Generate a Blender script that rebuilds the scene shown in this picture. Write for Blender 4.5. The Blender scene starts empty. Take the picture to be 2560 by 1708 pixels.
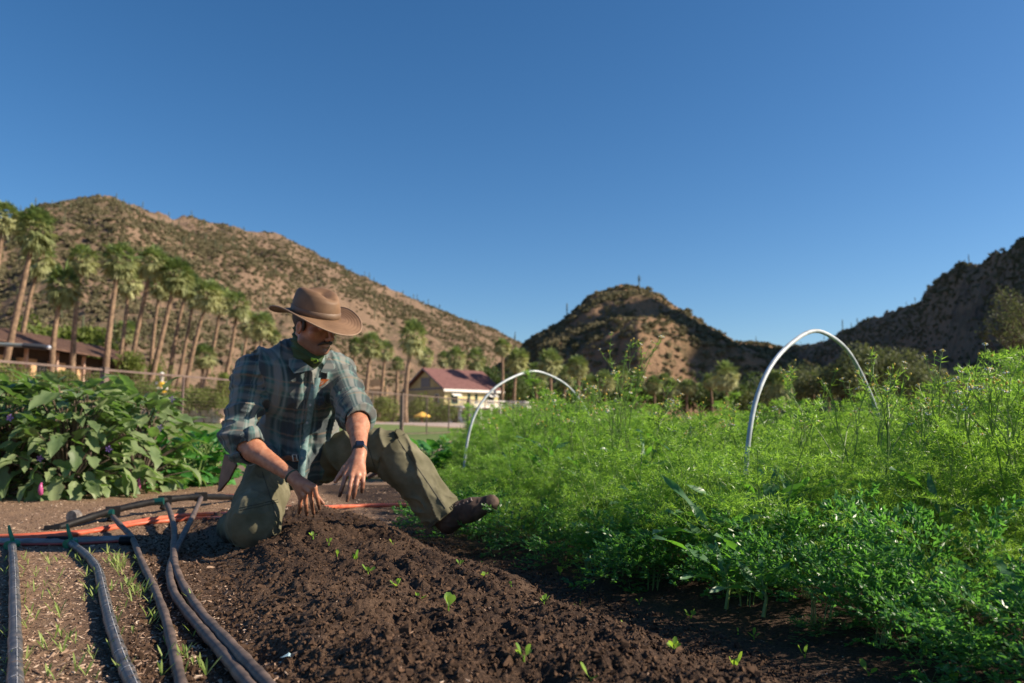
import bpy, math, random
import numpy as np
from mathutils import Vector, Matrix, Euler

# ------------------------------------------------------------------ camera, sky, sun, exposure
R = math.radians
scene = bpy.context.scene
CAMZ = 0.55
PITCH = math.atan((1060 - 854) / 1991.1)
FPX = 1991.1
cd = bpy.data.cameras.new('camera'); cam = bpy.data.objects.new('camera', cd)
scene.collection.objects.link(cam); scene.camera = cam
cam.location = (0, 0, CAMZ); cam.rotation_euler = (math.pi/2 + PITCH, 0, 0)
cd.lens = 28.0; cd.sensor_width = 36.0; cd.clip_start = 0.05; cd.clip_end = 3000
cd.dof.use_dof = True; cd.dof.focus_distance = 2.45; cd.dof.aperture_fstop = 3.2; cd.dof.aperture_blades = 8

SUN_AZ, SUN_EL = R(93), R(31)
SUN = Vector((math.cos(SUN_EL)*math.sin(SUN_AZ), math.cos(SUN_EL)*math.cos(SUN_AZ), math.sin(SUN_EL)))
world = bpy.data.worlds.new('World'); scene.world = world; world.use_nodes = True
wn = world.node_tree; bg = wn.nodes['Background']
sky = wn.nodes.new('ShaderNodeTexSky'); sky.sky_type = 'NISHITA'; sky.sun_disc = False
sky.sun_elevation = SUN_EL; sky.sun_rotation = SUN_AZ
sky.altitude = 1100; sky.air_density = 1.0; sky.dust_density = 1.1; sky.ozone_density = 3.0
hs_ = wn.nodes.new('ShaderNodeHueSaturation'); hs_.inputs['Hue'].default_value = .500; hs_.inputs['Saturation'].default_value = 1.25
wn.links.new(sky.outputs[0], hs_.inputs['Color']); wn.links.new(hs_.outputs[0], bg.inputs[0]); bg.inputs[1].default_value = 0.078
sl = bpy.data.lights.new('sun', 'SUN'); sl.energy = 5.0; sl.angle = R(0.53); sl.color = (1.0, 0.86, 0.68)
so = bpy.data.objects.new('sun', sl); scene.collection.objects.link(so)
so.rotation_euler = SUN.to_track_quat('Z', 'Y').to_euler()
scene.view_settings.view_transform = 'Standard'; scene.view_settings.look = 'None'
scene.view_settings.exposure = 0.76; scene.view_settings.gamma = 1.0; scene.view_settings.use_curve_mapping = False
scene.cycles.use_denoising = True; scene.cycles.max_bounces = 6; scene.cycles.diffuse_bounces = 3
scene.cycles.transmission_bounces = 5; scene.cycles.transparent_max_bounces = 6
scene.cycles.use_adaptive_sampling = True

# ------------------------------------------------------------------ helpers
C = scene.collection
rnd = random.Random(7)
rng = np.random.default_rng(11)
cp, sp = math.cos(PITCH), math.sin(PITCH)

def P(px, py, Y):
    """point in the place seen at photo pixel (2560 wide) at distance Y in front of the camera"""
    u = (px - 1280) / FPX; v = (854 - py) / FPX
    d = (u, cp - v*sp, sp + v*cp); k = Y / d[1]
    return Vector((d[0]*k, Y, CAMZ + d[2]*k))
def G(px, py, z=0.0):
    u = (px - 1280) / FPX; v = (854 - py) / FPX
    d = (u, cp - v*sp, sp + v*cp); k = (z - CAMZ) / d[2]
    return Vector((d[0]*k, d[1]*k, z))

def tag(o, label=None, cat=None, group=None, kind=None):
    if label: o['label'] = label
    if cat: o['category'] = cat
    if group: o['group'] = group
    if kind: o['kind'] = kind
    return o
def empty(name, loc, label=None, cat=None, group=None):
    o = bpy.data.objects.new(name, None); o.location = loc; o.empty_display_size = 0.1
    C.objects.link(o); return tag(o, label, cat, group)

def mesh_data(name, V, F, smooth=False, mats=None, midx=None):
    """V (n,3); F ndarray (m,3|4) or list of tuples"""
    me = bpy.data.meshes.new(name)
    V = np.asarray(V, dtype=np.float32)
    if isinstance(F, np.ndarray):
        m, k = F.shape
        me.vertices.add(len(V)); me.vertices.foreach_set('co', V.ravel())
        me.loops.add(m*k); me.loops.foreach_set('vertex_index', F.astype(np.int32).ravel())
        me.polygons.add(m); me.polygons.foreach_set('loop_start', np.arange(0, m*k, k, dtype=np.int32))
        me.polygons.foreach_set('loop_total', np.full(m, k, dtype=np.int32))
        me.update(calc_edges=True); me.validate()
    else:
        me.from_pydata([tuple(map(float, v)) for v in V], [], F)
    if smooth: me.polygons.foreach_set('use_smooth', np.ones(len(me.polygons), dtype=bool))
    for m_ in (mats or []): me.materials.append(m_)
    if midx is not None: me.polygons.foreach_set('material_index', np.asarray(midx, dtype=np.int32))
    me.update()
    return me
def obj(name, me, parent=None, loc=None, rot=None, scl=None):
    o = bpy.data.objects.new(name, me); C.objects.link(o)
    if parent is not None: o.parent = parent
    if loc is not None: o.location = loc
    if rot is not None: o.rotation_euler = rot
    if scl is not None: o.scale = scl if hasattr(scl, '__len__') else (scl,)*3
    return o
def fattr(me, name, data, typ='FLOAT'):
    a = me.attributes.new(name, typ, 'POINT')
    a.data.foreach_set('value' if typ in ('FLOAT', 'INT') else 'vector', np.asarray(data).ravel())

class MB:
    """collects simple solids and builds them as one mesh"""
    def __init__(s): s.V = []; s.F = []
    def add(s, V, F):
        n = len(s.V); s.V += [tuple(v) for v in V]; s.F += [tuple(i+n for i in f) for f in F]; return s
    def box(s, c, size, rz=0.0, M=None):
        hx, hy, hz = size[0]/2, size[1]/2, size[2]/2
        vs = [Vector((x*hx, y*hy, z*hz)) for z in (-1, 1) for y in (-1, 1) for x in (-1, 1)]
        Rm = M if M is not None else Matrix.Rotation(rz, 3, 'Z')
        vs = [Rm @ v + Vector(c) for v in vs]
        return s.add(vs, [(0,2,3,1),(4,5,7,6),(0,1,5,4),(1,3,7,5),(3,2,6,7),(2,0,4,6)])
    def tube(s, pts, rad, n=8, caps=True):
        pts = [Vector(p) for p in pts]; m = len(pts)
        rad = rad if hasattr(rad, '__len__') else [rad]*m
        V = []; F = []
        t0 = (pts[1]-pts[0]).normalized(); up = Vector((0,0,1)) if abs(t0.z) < .9 else Vector((1,0,0))
        a = t0.cross(up).normalized()
        for i in range(m):
            t = (pts[min(i+1, m-1)] - pts[max(i-1, 0)]).normalized()
            a = (a - t*a.dot(t)).normalized(); b = t.cross(a)
            for j in range(n):
                th = 2*math.pi*j/n; V.append(pts[i] + (a*math.cos(th)+b*math.sin(th))*rad[i])
        for i in range(m-1):
            for j in range(n):
                j2 = (j+1) % n; F.append((i*n+j, i*n+j2, (i+1)*n+j2, (i+1)*n+j))
        if caps: F.append(tuple(range(n))[::-1]); F.append(tuple((m-1)*n+j for j in range(n)))
        return s.add(V, F)
    def poly(s, pts): return s.add(pts, [tuple(range(len(pts)))])
    def me(s, name, mat, smooth=False, off=None):
        V = np.array(s.V)
        if off is not None: V = V - np.array(off)
        me = mesh_data(name, V, s.F, smooth); me.materials.append(mat); return me
    def build(s, name, mat, parent=None, smooth=False):
        off = parent.matrix_world.translation if False else (parent.location if parent is not None else None)
        return obj(name, s.me(name, mat, smooth, off), parent)

def catmull(pts, n=8):
    pts = [Vector(p) for p in pts]; out = []
    q = [2*pts[0]-pts[1]] + pts + [2*pts[-1]-pts[-2]]
    for i in range(1, len(q)-2):
        for k in range(n):
            t = k/n; a, b, c, d = q[i-1], q[i], q[i+1], q[i+2]
            out.append(0.5*((2*b) + (c-a)*t + (2*a-5*b+4*c-d)*t*t + (3*b-a-3*c+d)*t**3))
    out.append(pts[-1]); return out

_pt = rng.permutation(256); _pt = np.concatenate([_pt, _pt]).astype(np.int64); _tv = rng.random(256).astype(np.float32)*2-1
def vnoise(x, y, z):
    xi = np.floor(x).astype(np.int64); yi = np.floor(y).astype(np.int64); zi = np.floor(z).astype(np.int64)
    fx = (x-xi); fy = (y-yi); fz = (z-zi)
    fx = fx*fx*(3-2*fx); fy = fy*fy*(3-2*fy); fz = fz*fz*(3-2*fz)
    def h(a, b, c): return _tv[_pt[(_pt[(_pt[a & 255] + b) & 255] + c) & 255]]
    def lx(b, c): return h(xi, b, c)*(1-fx) + h(xi+1, b, c)*fx
    def ly(c): return lx(yi, c)*(1-fy) + lx(yi+1, c)*fy
    return ly(zi)*(1-fz) + ly(zi+1)*fz
def fbm(x, y, z=None, oct=4, g=0.5):
    if z is None: z = np.zeros_like(x)
    a = 1.0; s = 0; f = 1.0
    for o in range(oct):
        s = s + a*vnoise(x*f+o*17.3, y*f+o*7.1, z*f+o*3.7); a *= g; f *= 2.03
    return s
def sst(x, a, b):
    t = np.clip((x-a)/(b-a), 0, 1); return t*t*(3-2*t)

# ------------------------------------------------------------------ materials
def newmat(name):
    m = bpy.data.materials.new(name); m.use_nodes = True; nt = m.node_tree
    return m, nt, nt.nodes['Principled BSDF'], nt.nodes['Material Output']
def N(nt, t, **kw):
    n = nt.nodes.new(t)
    for k, v in kw.items(): setattr(n, k, v)
    return n
def mixc(nt, fac, a, b):
    n = N(nt, 'ShaderNodeMix', data_type='RGBA')
    for s_, v in ((0, fac), (6, a), (7, b)):
        if hasattr(v, 'is_linked') or hasattr(v, 'links'): nt.links.new(v, n.inputs[s_])
        else: n.inputs[s_].default_value = (*v, 1) if (s_ and len(v) == 3) else v
    return n.outputs[2]
def noise(nt, scale, detail=4, coord=None, rough=.55):
    n = N(nt, 'ShaderNodeTexNoise'); n.inputs['Scale'].default_value = scale
    n.inputs['Detail'].default_value = detail; n.inputs['Roughness'].default_value = rough
    if coord is not None: nt.links.new(coord, n.inputs['Vector'])
    return n
def ramp(nt, inp, stops):
    r = N(nt, 'ShaderNodeValToRGB'); el = r.color_ramp.elements
    while len(el) < len(stops): el.new(0.5)
    for e, (p, c) in zip(el, stops): e.position = p; e.color = (*c, 1) if len(c) == 3 else c
    nt.links.new(inp, r.inputs[0]); return r.outputs[0]
def bump(nt, bs, height, strength=.5, dist=.01):
    b = N(nt, 'ShaderNodeBump'); b.inputs['Strength'].default_value = strength; b.inputs['Distance'].default_value = dist
    nt.links.new(height, b.inputs['Height']); nt.links.new(b.outputs[0], bs.inputs['Normal'])
def simple(name, c1, c2=None, scale=20, rough=.6, bmp=0, bd=.004, spec=.5, metal=0, coord='Object', lo=.35, hi=.65):
    m, nt, bs, out = newmat(name)
    tc = N(nt, 'ShaderNodeTexCoord').outputs[coord] if coord != 'pos' else N(nt, 'ShaderNodeNewGeometry').outputs['Position']
    bs.inputs['Roughness'].default_value = rough; bs.inputs['Specular IOR Level'].default_value = spec
    bs.inputs['Metallic'].default_value = metal
    if c2 is None: bs.inputs['Base Color'].default_value = (*c1, 1)
    if c2 is not None or bmp:
        nz = noise(nt, scale, 5, tc)
        if c2 is not None: nt.links.new(ramp(nt, nz.outputs[0], [(lo, c1), (hi, c2)]), bs.inputs['Base Color'])
        if bmp: bump(nt, bs, nz.outputs[0], bmp, bd)
    return m
def leafmat(name, c1, c2, tr, rough=.5, spec=.4, tfac=.45, scale=8):
    """leaf: diffuse + translucent, colour varied per copy and along the blade"""
    m, nt, bs, out = newmat(name)
    tc = N(nt, 'ShaderNodeNewGeometry').outputs['Position']
    nz = noise(nt, scale, 3, tc); oi = N(nt, 'ShaderNodeObjectInfo')
    mm = N(nt, 'ShaderNodeMath', operation='MULTIPLY_ADD'); nt.links.new(oi.outputs['Random'], mm.inputs[0])
    mm.inputs[1].default_value = .5; nt.links.new(nz.outputs[0], mm.inputs[2])
    col = ramp(nt, mm.outputs[0], [(.4, c1), (1.0, c2)]); nt.links.new(col, bs.inputs['Base Color'])
    bs.inputs['Roughness'].default_value = rough; bs.inputs['Specular IOR Level'].default_value = spec
    t = N(nt, 'ShaderNodeBsdfTranslucent')
    tcol = mixc(nt, mm.outputs[0], tr, tuple(min(1, v*1.3) for v in tr)); nt.links.new(tcol, t.inputs[0])
    mx = N(nt, 'ShaderNodeMixShader'); mx.inputs[0].default_value = tfac
    nt.links.new(bs.outputs[0], mx.inputs[1]); nt.links.new(t.outputs[0], mx.inputs[2]); nt.links.new(mx.outputs[0], out.inputs[0])
    return m

M = {}
M['feather'] = leafmat('feather_leaf', (.035,.12,.018), (.20,.35,.06), (.33,.57,.06), .40, .6, .48, 2.6)
M['carrot'] = leafmat('carrot_leaf', (.035,.12,.04), (.08,.21,.07), (.16,.42,.05), .38, .55, .4, 6)
M['stem'] = leafmat('pale_stem', (.12,.22,.05), (.26,.34,.12), (.25,.36,.08), .5, .4, .25, 9)
M['blade'] = leafmat('long_blade_leaf', (.05,.14,.06), (.12,.24,.11), (.16,.42,.03), .35, .6, .35, 6)
M['eggleaf'] = leafmat('eggplant_leaf', (.10,.155,.065), (.24,.30,.14), (.19,.37,.06), .45, .45, .28, 5)
M['chard'] = leafmat('green_leaf', (.03,.13,.03), (.09,.27,.06), (.12,.38,.04), .38, .5, .3, 7)
M['lettuce'] = leafmat('lettuce_leaf', (.12,.26,.03), (.28,.42,.07), (.34,.54,.05), .45, .4, .45, 30)
M['sprout'] = leafmat('sprout_leaf', (.20,.30,.07), (.34,.40,.13), (.35,.5,.1), .45, .4, .4, 30)
M['shrub'] = leafmat('shrub_leaf', (.12,.115,.06), (.25,.215,.13), (.16,.15,.07), .8, .1, .2, .05)
M['hedge'] = leafmat('hedge_leaf', (.06,.10,.02), (.16,.19,.04), (.14,.2,.03), .6, .2, .3, .5)
M['tree'] = leafmat('tree_leaf', (.03,.06,.015), (.09,.13,.035), (.10,.16,.03), .6, .25, .28, .4)
M['olive'] = leafmat('olive_leaf', (.075,.10,.04), (.17,.19,.08), (.14,.17,.05), .6, .25, .28, .4)
M['palm'] = leafmat('palm_frond', (.09,.15,.045), (.24,.30,.11), (.2,.28,.07), .42, .4, .25, .8)
M['palmlow'] = leafmat('palm_old_frond', (.18,.22,.09), (.46,.46,.23), (.3,.34,.11), .45, .4, .25, .8)
M['white_petal'] = simple('white_petal', (.75,.76,.68), None, rough=.6)
M['yellow'] = simple('flower_yellow', (.6,.42,.06), None, rough=.7)
M['palmtrunk'] = simple('palm_trunk', (.13,.085,.055), (.30,.20,.125), 3, .9, .6, .05)
M['bark'] = simple('bark', (.07,.05,.035), (.16,.12,.09), 6, .9, .5, .02)
M['hose'] = simple('orange_hose', (.44,.085,.04), (.54,.15,.08), 12, .5, .2, .002)
M['header'] = simple('black_pipe', (.005,.005,.006), (.014,.013,.013), 18, .55, .3, .002, spec=.2)
M['brownrail'] = simple('brown_fence_steel', (.10,.07,.06), (.17,.12,.10), 4, .6)
M['pvc'] = simple('grey_white_pipe', (.30,.34,.36), (.50,.55,.58), 13, .4, .15, .001)
M['darkgreen'] = simple('dark_green_plastic', (.004,.05,.045), None, rough=.4)
M['greenplastic'] = simple('green_plastic', (.0,.15,.07), (.01,.22,.11), 30, .4)

# ------------------------------------------------------------------ ground
def bed_wl(x, y): return .903*x + .43*y, -.43*x + .903*y
# hollows and heaps in the tilled bed: photo pixel, radius, height
_bumps = [((760,1475), .085, -.050), ((1240,1545), .085, -.055), ((1150,1450), .07, -.03), ((850,1510), .09, .035),
          ((700,1420), .07, -.03), ((930,1500), .08, .03), ((1010,1600), .10, .03), ((1320,1660), .07, -.04),
          ((1230,1640), .10, .022), ((1480,1560), .06, -.03), ((1650,1640), .06, -.03), ((1100,1380), .08, -.03),
          ((1300,1420), .08, .02), ((900,1330), .09, -.03), ((760,1330), .08, .03), ((1000,1310), .1, -.025),
          ((1500,1640), .08, .025), ((1750,1600), .06, -.025), ((640,1560), .07, -.03), ((1180,1340), .08, .02),
          ((1010,1290), .10, .02), ((560,1500), .09, -.02), ((1860,1640), .07, .02), ((1400,1620), .09, .02), ((1080,1530), .07, -.025)]
_bumps = [(G(p[0], p[1], .10), r, h) for p, r, h in _bumps] + [(P(772,1275,3.46), .18, .072)]
def near_h(x, y, fine=True):
    w, l = bed_wl(x, y)
    wr = 1.17
    hb = .068 - .06*np.exp(-((x+1.15)**2+(y-3.42)**2)/.05)
    ew = w + .05*vnoise(x*3, y*3, x*0+2)
    bed = sst(ew, .14+.14*sst(l, 2.2, 3.2), .44+.10*sst(l, 2.2, 3.2))*(1-sst(ew, wr-.16, wr+.12))*(1-sst(l, 4.6, 5.4))
    z = bed*hb
    z = z - .035*sst(ew, wr, wr+.15)*(1-sst(ew, 1.62, 1.85))
    if fine:
        for c, r, h in _bumps:
            z = z + h*.8*np.exp(-((x-c.x)**2+(y-c.y)**2)/(r*r))
        z = z + bed*(.012+.010*sst(l, 1.8, 2.6))*np.abs(vnoise(w*17+.6*vnoise(x*2, y*2, x*0), l*2.2, x*0+9))     # rake lines along the bed
        z = z + (.35+.65*bed)*(.013*fbm(x*7, y*7, oct=3) + .007*np.abs(fbm(x*23, y*23, oct=2)))
        z = z + (.3+.7*bed)*(.0070*fbm(x*62, y*62, oct=2) + .0050*fbm(x*150, y*150, oct=1))
    return z, bed
rows = 430; cols = 760
yy = 1.15*np.exp(np.linspace(0, math.log(7.4/1.15), rows)); uu = np.linspace(-1.0, 1.0, cols)
YY, UU = np.meshgrid(yy, uu, indexing='ij'); XX = UU*YY
ZZ, BED = near_h(XX, YY)
edge = np.minimum(sst(np.abs(UU), 1.0, .93), np.minimum(sst(YY, 1.15, 1.25), sst(YY, 7.4, 6.6)))
far_h = -.002
ZZ = ZZ*edge + (1-edge)*(-.05*sst(np.abs(UU), .9, 1.0) - .006)
V = np.stack([XX, YY, ZZ], -1).reshape(-1, 3)
def gridF(r, c):
    i = (np.arange(r-1)[:, None]*c + np.arange(c-1)[None, :]).ravel()
    return np.stack([i, i+1, i+c+1, i+c], 1)
W_, L_ = bed_wl(XX, YY)
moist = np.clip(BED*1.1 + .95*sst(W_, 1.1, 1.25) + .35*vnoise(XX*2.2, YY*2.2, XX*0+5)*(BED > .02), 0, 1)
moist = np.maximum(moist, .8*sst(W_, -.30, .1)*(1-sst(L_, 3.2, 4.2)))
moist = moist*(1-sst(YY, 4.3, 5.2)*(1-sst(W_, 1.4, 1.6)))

gm, nt, bs, out = newmat('garden_soil')
pos = N(nt, 'ShaderNodeNewGeometry').outputs['Position']
at = N(nt, 'ShaderNodeAttribute', attribute_name='moist')
n1 = noise(nt, 9, 6, pos); n2 = noise(nt, 140, 5, pos, .7); n3 = noise(nt, 45, 6, pos, .7)
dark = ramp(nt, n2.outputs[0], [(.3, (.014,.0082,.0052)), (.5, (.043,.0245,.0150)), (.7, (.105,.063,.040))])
dry = ramp(nt, n2.outputs[0], [(.3, (.085,.051,.03)), (.5, (.21,.135,.082)), (.7, (.40,.28,.18))])
dry2 = mixc(nt, n1.outputs[0], dry, mixc(nt, .5, dry, (.19,.105,.07)))
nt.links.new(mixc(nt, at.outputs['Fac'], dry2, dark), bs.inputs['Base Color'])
bs.inputs['Roughness'].default_value = .9; bs.inputs['Specular IOR Level'].default_value = .25
ad = N(nt, 'ShaderNodeMath', operation='ADD'); nt.links.new(n2.outputs[0], ad.inputs[0]); nt.links.new(n3.outputs[0], ad.inputs[1])
bump(nt, bs, ad.outputs[0], .8, .006)
me = mesh_data('garden_soil', V, gridF(rows, cols), True, [gm]); fattr(me, 'moist', moist.astype(np.float32))
tag(obj('garden_soil', me), kind='structure')

def fence_x(y): return -11.5 + .31*(y-17.8)
def terr(x, y):
    q = -(x - fence_x(y))*.955
    b = sst(q, 1, 10)*.6 + sst(q, 14, 34)*1.9*sst(-x, 14, 24) + sst(q, 34, 50)*2.1*sst(-x, 26, 38)
    b = b*sst(y, 14, 30) + .12*fbm(x*.15, y*.15, oct=2)*sst(y, 20, 40)
    ins = sst(y, .9, 1.1)*sst(y, 7.5, 7.1)*sst(np.abs(x)-y*.97, .05, -.1)
    return b - .012 - .06*ins
ya = np.concatenate([np.linspace(-30, 0, 12), np.linspace(.5, 12, 90), 12*np.exp(np.linspace(.02, math.log(900/12), 230))])
xa = np.concatenate([-np.exp(np.linspace(math.log(700), math.log(4.2), 190)), np.linspace(-4, 4, 60), np.exp(np.linspace(math.log(4.2), math.log(700), 150))])
YG, XG = np.meshgrid(ya, xa, indexing='ij'); ZG = terr(XG, YG)
Q = -(XG-fence_x(YG))*.955
pxg = 1280 + FPX*XG/np.maximum(YG, 1)
lawn = sst(YG, 27.5, 28.5)*(1-sst(YG, 58, 60))*sst(XG, -19, -16)*(1-sst(XG, 40, 44))
path = sst(YG, 17.6, 18.2)*(1-sst(YG, 25.0, 25.6))*sst(XG, -9, -6.5)*(1-sst(XG, 8, 9))
path = np.maximum(path, sst(YG, 60, 61.5)*(1-sst(YG, 80, 82))*sst(XG, -19, -16)*(1-sst(XG, 40, 44)))
tm, nt, bs, out = newmat('terrain')
pos = N(nt, 'ShaderNodeNewGeometry').outputs['Position']
al = N(nt, 'ShaderNodeAttribute', attribute_name='lawn'); ap = N(nt, 'ShaderNodeAttribute', attribute_name='path')
n2 = noise(nt, 60, 6, pos, .7); n4 = noise(nt, .35, 8, pos, .65); n5 = noise(nt, 8, 5, pos)
soil = ramp(nt, n2.outputs[0], [(.3, (.09,.052,.034)), (.7, (.28,.18,.12))])
rk = ramp(nt, n4.outputs[0], [(.35, (.20,.105,.06)), (.5, (.30,.17,.10)), (.65, (.24,.19,.10))])
sx = N(nt, 'ShaderNodeSeparateXYZ'); nt.links.new(pos, sx.inputs[0])
mr = N(nt, 'ShaderNodeMapRange'); nt.links.new(sx.outputs[1], mr.inputs[0]); mr.inputs[1].default_value = 10; mr.inputs[2].default_value = 24
base = mixc(nt, mr.outputs[0], soil, rk)
lw = ramp(nt, n5.outputs[0], [(.3, (.07,.12,.02)), (.7, (.15,.20,.04))])
c1 = mixc(nt, al.outputs['Fac'], base, lw); c2 = mixc(nt, ap.outputs['Fac'], c1, ramp(nt, n5.outputs[0], [(.3,(.34,.26,.22)),(.7,(.45,.36,.31))]))
nt.links.new(c2, bs.inputs['Base Color']); bs.inputs['Roughness'].default_value = .95
bump(nt, bs, n5.outputs[0], .3, .05)
me = mesh_data('ground', np.stack([XG, YG, ZG], -1).reshape(-1, 3), gridF(len(ya), len(xa)), True, [tm])
fattr(me, 'lawn', lawn.astype(np.float32)); fattr(me, 'path', path.astype(np.float32))
tag(obj('ground', me), kind='structure')

# ------------------------------------------------------------------ hills
def hillmat(name, cols_, sc):
    m, nt, bs, out = newmat(name)
    pos = N(nt, 'ShaderNodeNewGeometry').outputs['Position']
    a = noise(nt, sc, 9, pos, .68); b = noise(nt, sc*7, 7, pos, .7)
    ad = N(nt, 'ShaderNodeMath', operation='MULTIPLY_ADD'); nt.links.new(b.outputs[0], ad.inputs[0]); ad.inputs[1].default_value = .55
    nt.links.new(a.outputs[0], ad.inputs[2])
    nt.links.new(ramp(nt, ad.outputs[0], [(.58+.045*i, c) for i, c in enumerate(cols_)]), bs.inputs['Base Color'])
    bs.inputs['Roughness'].default_value = .95; bs.inputs['Specular IOR Level'].default_value = .1
    bump(nt, bs, ad.outputs[0], .9, 2.2); return m
HM_A = hillmat('hill_rock', [(.058,.052,.032), (.098,.078,.05), (.155,.11,.074), (.11,.09,.058), (.21,.145,.10)], .035)
HM_B = hillmat('hill_rock_red', [(.06,.055,.03), (.11,.082,.045), (.18,.115,.068), (.13,.10,.055), (.24,.155,.095)], .045)
HM_C = hillmat('hill_rock_dark', [(.05,.045,.035), (.10,.075,.055), (.16,.11,.08), (.13,.105,.07), (.22,.15,.10)], .03)
class Hill:
    def __init__(s, name, ridge, yb, yr, mat, gul=.05, rough=.02, seed=0, shape=1.0, z0=0):
        s.rx, s.ry = zip(*ridge); s.yb, s.yr = yb, yr; s.gul, s.rough, s.seed, s.shape, s.z0 = gul, rough, seed, shape, z0
        px = np.linspace(s.rx[0], s.rx[-1], int((s.rx[-1]-s.rx[0])/5)); t = np.concatenate([np.linspace(0, 1.0, 130), np.linspace(1.02, 1.8, 25)])
        PX, T = np.meshgrid(px, t); X, Y, Z = s.at(PX, T)
        me = mesh_data(name, np.stack([X, Y, Z], -1).reshape(-1, 3), gridF(len(t), len(px)), True, [mat])
        s.o = tag(obj(name, me), kind='structure')
    crag = 1.0
    def at(s, px, t):
        yb = np.interp(px, *zip(*s.yb)); yr = np.interp(px, *zip(*s.yr)); py = np.interp(px, s.rx, s.ry)
        Y = yb + (yr-yb)*t; u = (px-1280)/FPX; v = (854-py)/FPX
        zr = CAMZ + (sp+v*cp)/(cp-v*sp)*yr; X = u*Y/cp
        f = np.where(t <= 1, np.interp(t, *s.shape) if isinstance(s.shape, tuple) else np.abs(t)**s.shape, 1-(t-1)*.9)
        g = fbm(X*.012+s.seed, Y*.012, oct=5); rg = 1-np.abs(fbm(X*.02+s.seed*3, Y*.02, oct=4))*2
        env = np.sin(np.clip(t, 0, 1)*math.pi)**.8
        z = s.z0 + (zr-s.z0)*f + zr*s.gul*(g*1.4+rg)*env + zr*s.rough*fbm(X*.09, Y*.09, oct=4)*sst(t, 0, .15) + s.crag*(fbm(X*.16, Y*.16, oct=3)+.8*np.abs(vnoise(X*.3+Y*.1, Y*.3, X*0)))*sst(t, 0, .1)
        return X, Y, z
hillA = Hill('hill_left', [(-1100,560),(-500,470),(-200,560),(0,545),(60,515),(120,507),(223,487),(272,492),(360,523),(430,545),(545,561),(654,583),(719,597),(784,637),(872,681),(980,732),(1089,773),(1198,812),(1296,855),(1345,890),(1420,960),(1500,1040)],
    [(-1100,55),(0,98),(400,112),(700,140),(1000,190),(1500,300)], [(-1100,200),(223,330),(700,430),(1100,520),(1500,560)], HM_A, .045, .012, 1.7, .92, -1)
hillB = Hill('hill_middle', [(1140,1040),(1240,925),(1307,872),(1340,844),(1405,801),(1449,768),(1492,741),(1547,719),(1596,717),(1645,741),(1700,773),(1765,812),(1841,855),(1917,866),(2000,905),(2150,990),(2260,1050)],
    [(1140,240),(1300,215),(1600,185),(2260,220)], [(1140,300),(1600,330),(2260,380)], HM_B, .07, .02, 5.1, ((0,.2,.42,1),(0,.52,.62,1)), -1)
hillC = Hill('hill_right', [(1600,900),(1750,858),(1900,862),(1990,866),(2060,850),(2103,830),(2168,801),(2222,782),(2266,768),(2310,752),(2331,719),(2358,703),(2386,675),(2408,660),(2429,655),(2445,660),(2457,670),(2475,655),(2495,637),(2560,608),(2700,560),(3000,500),(3600,520)],
    [(1600,480),(1900,540),(2200,430),(2560,255),(3000,190),(3600,165)], [(1600,560),(1900,630),(2200,510),(2560,320),(3000,240),(3600,215)], HM_C, .05, .022, 9.3, .95, -1)

gx, gy = np.meshgrid(np.linspace(170, 560, 110), np.linspace(60, 620, 140)); gz = 203*np.exp(-.5*((gx-330-np.maximum(gx-330, 0)*.5)/58)**2 - .5*((gy-250)/112)**2)  # unseen hill added beyond the right edge, sized to shade the other hills
gz = gz*(1+.10*fbm(gx*.02, gy*.02, oct=5)) + 5*fbm(gx*.05, gy*.05, oct=4)*np.clip(gz/60, 0, 1) - 2
tag(obj('unseen_shade_hill', mesh_data('unseen_shade_hill', np.stack([gx, gy, gz], -1).reshape(-1, 3), gridF(140, 110), True, [HM_C])), kind='structure')

# ------------------------------------------------------------------ scattered vegetation and litter (stuff)
def blade_tris(P0, D, L, Wd, S):
    """narrow triangles: start, unit direction, length, width, side vector -> V,F"""
    a = P0 - S*Wd[:, None]*.5; b = P0 + S*Wd[:, None]*.5; c = P0 + D*L[:, None]
    V = np.stack([a, b, c], 1).reshape(-1, 3); F = np.arange(len(V)).reshape(-1, 3); return V, F
def unit(a): return a/np.maximum(np.linalg.norm(a, axis=-1, keepdims=True), 1e-9)
def leaf_cloud(n, size, seed, clusters=7, flat=.75, hollow=.35, up=.3):
    """leaf-sized diamonds spread through lumpy clusters (unit radius dome)"""
    r = np.random.default_rng(seed)
    cc = unit(r.normal(size=(clusters, 3))); cc[:, 2] = np.abs(cc[:, 2])*.9; cc *= r.uniform(.25, .62, (clusters, 1)); rad = r.uniform(.30, .52, clusters)
    k = r.integers(0, clusters, n); d = unit(r.normal(size=(n, 3)))
    p = cc[k] + d*(rad[k]*r.uniform(hollow, 1, n)**.5)[:, None]*r.uniform(.9, 1.12, (n, 1)); p[:, 2] = p[:, 2]*flat+.12
    nrm = unit(d + r.normal(size=(n, 3))*.7 + np.array([0, 0, up])); t = unit(np.cross(nrm, r.normal(size=(n, 3)))); b = np.cross(nrm, t)
    s = size*r.uniform(.6, 1.4, n)[:, None]
    V = np.stack([p-t*s, p-b*s*.55, p+t*s, p+b*s*.55], 1).reshape(-1, 3); F = np.arange(len(V)).reshape(-1, 4)
    return V, F
protos_all = []
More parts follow.
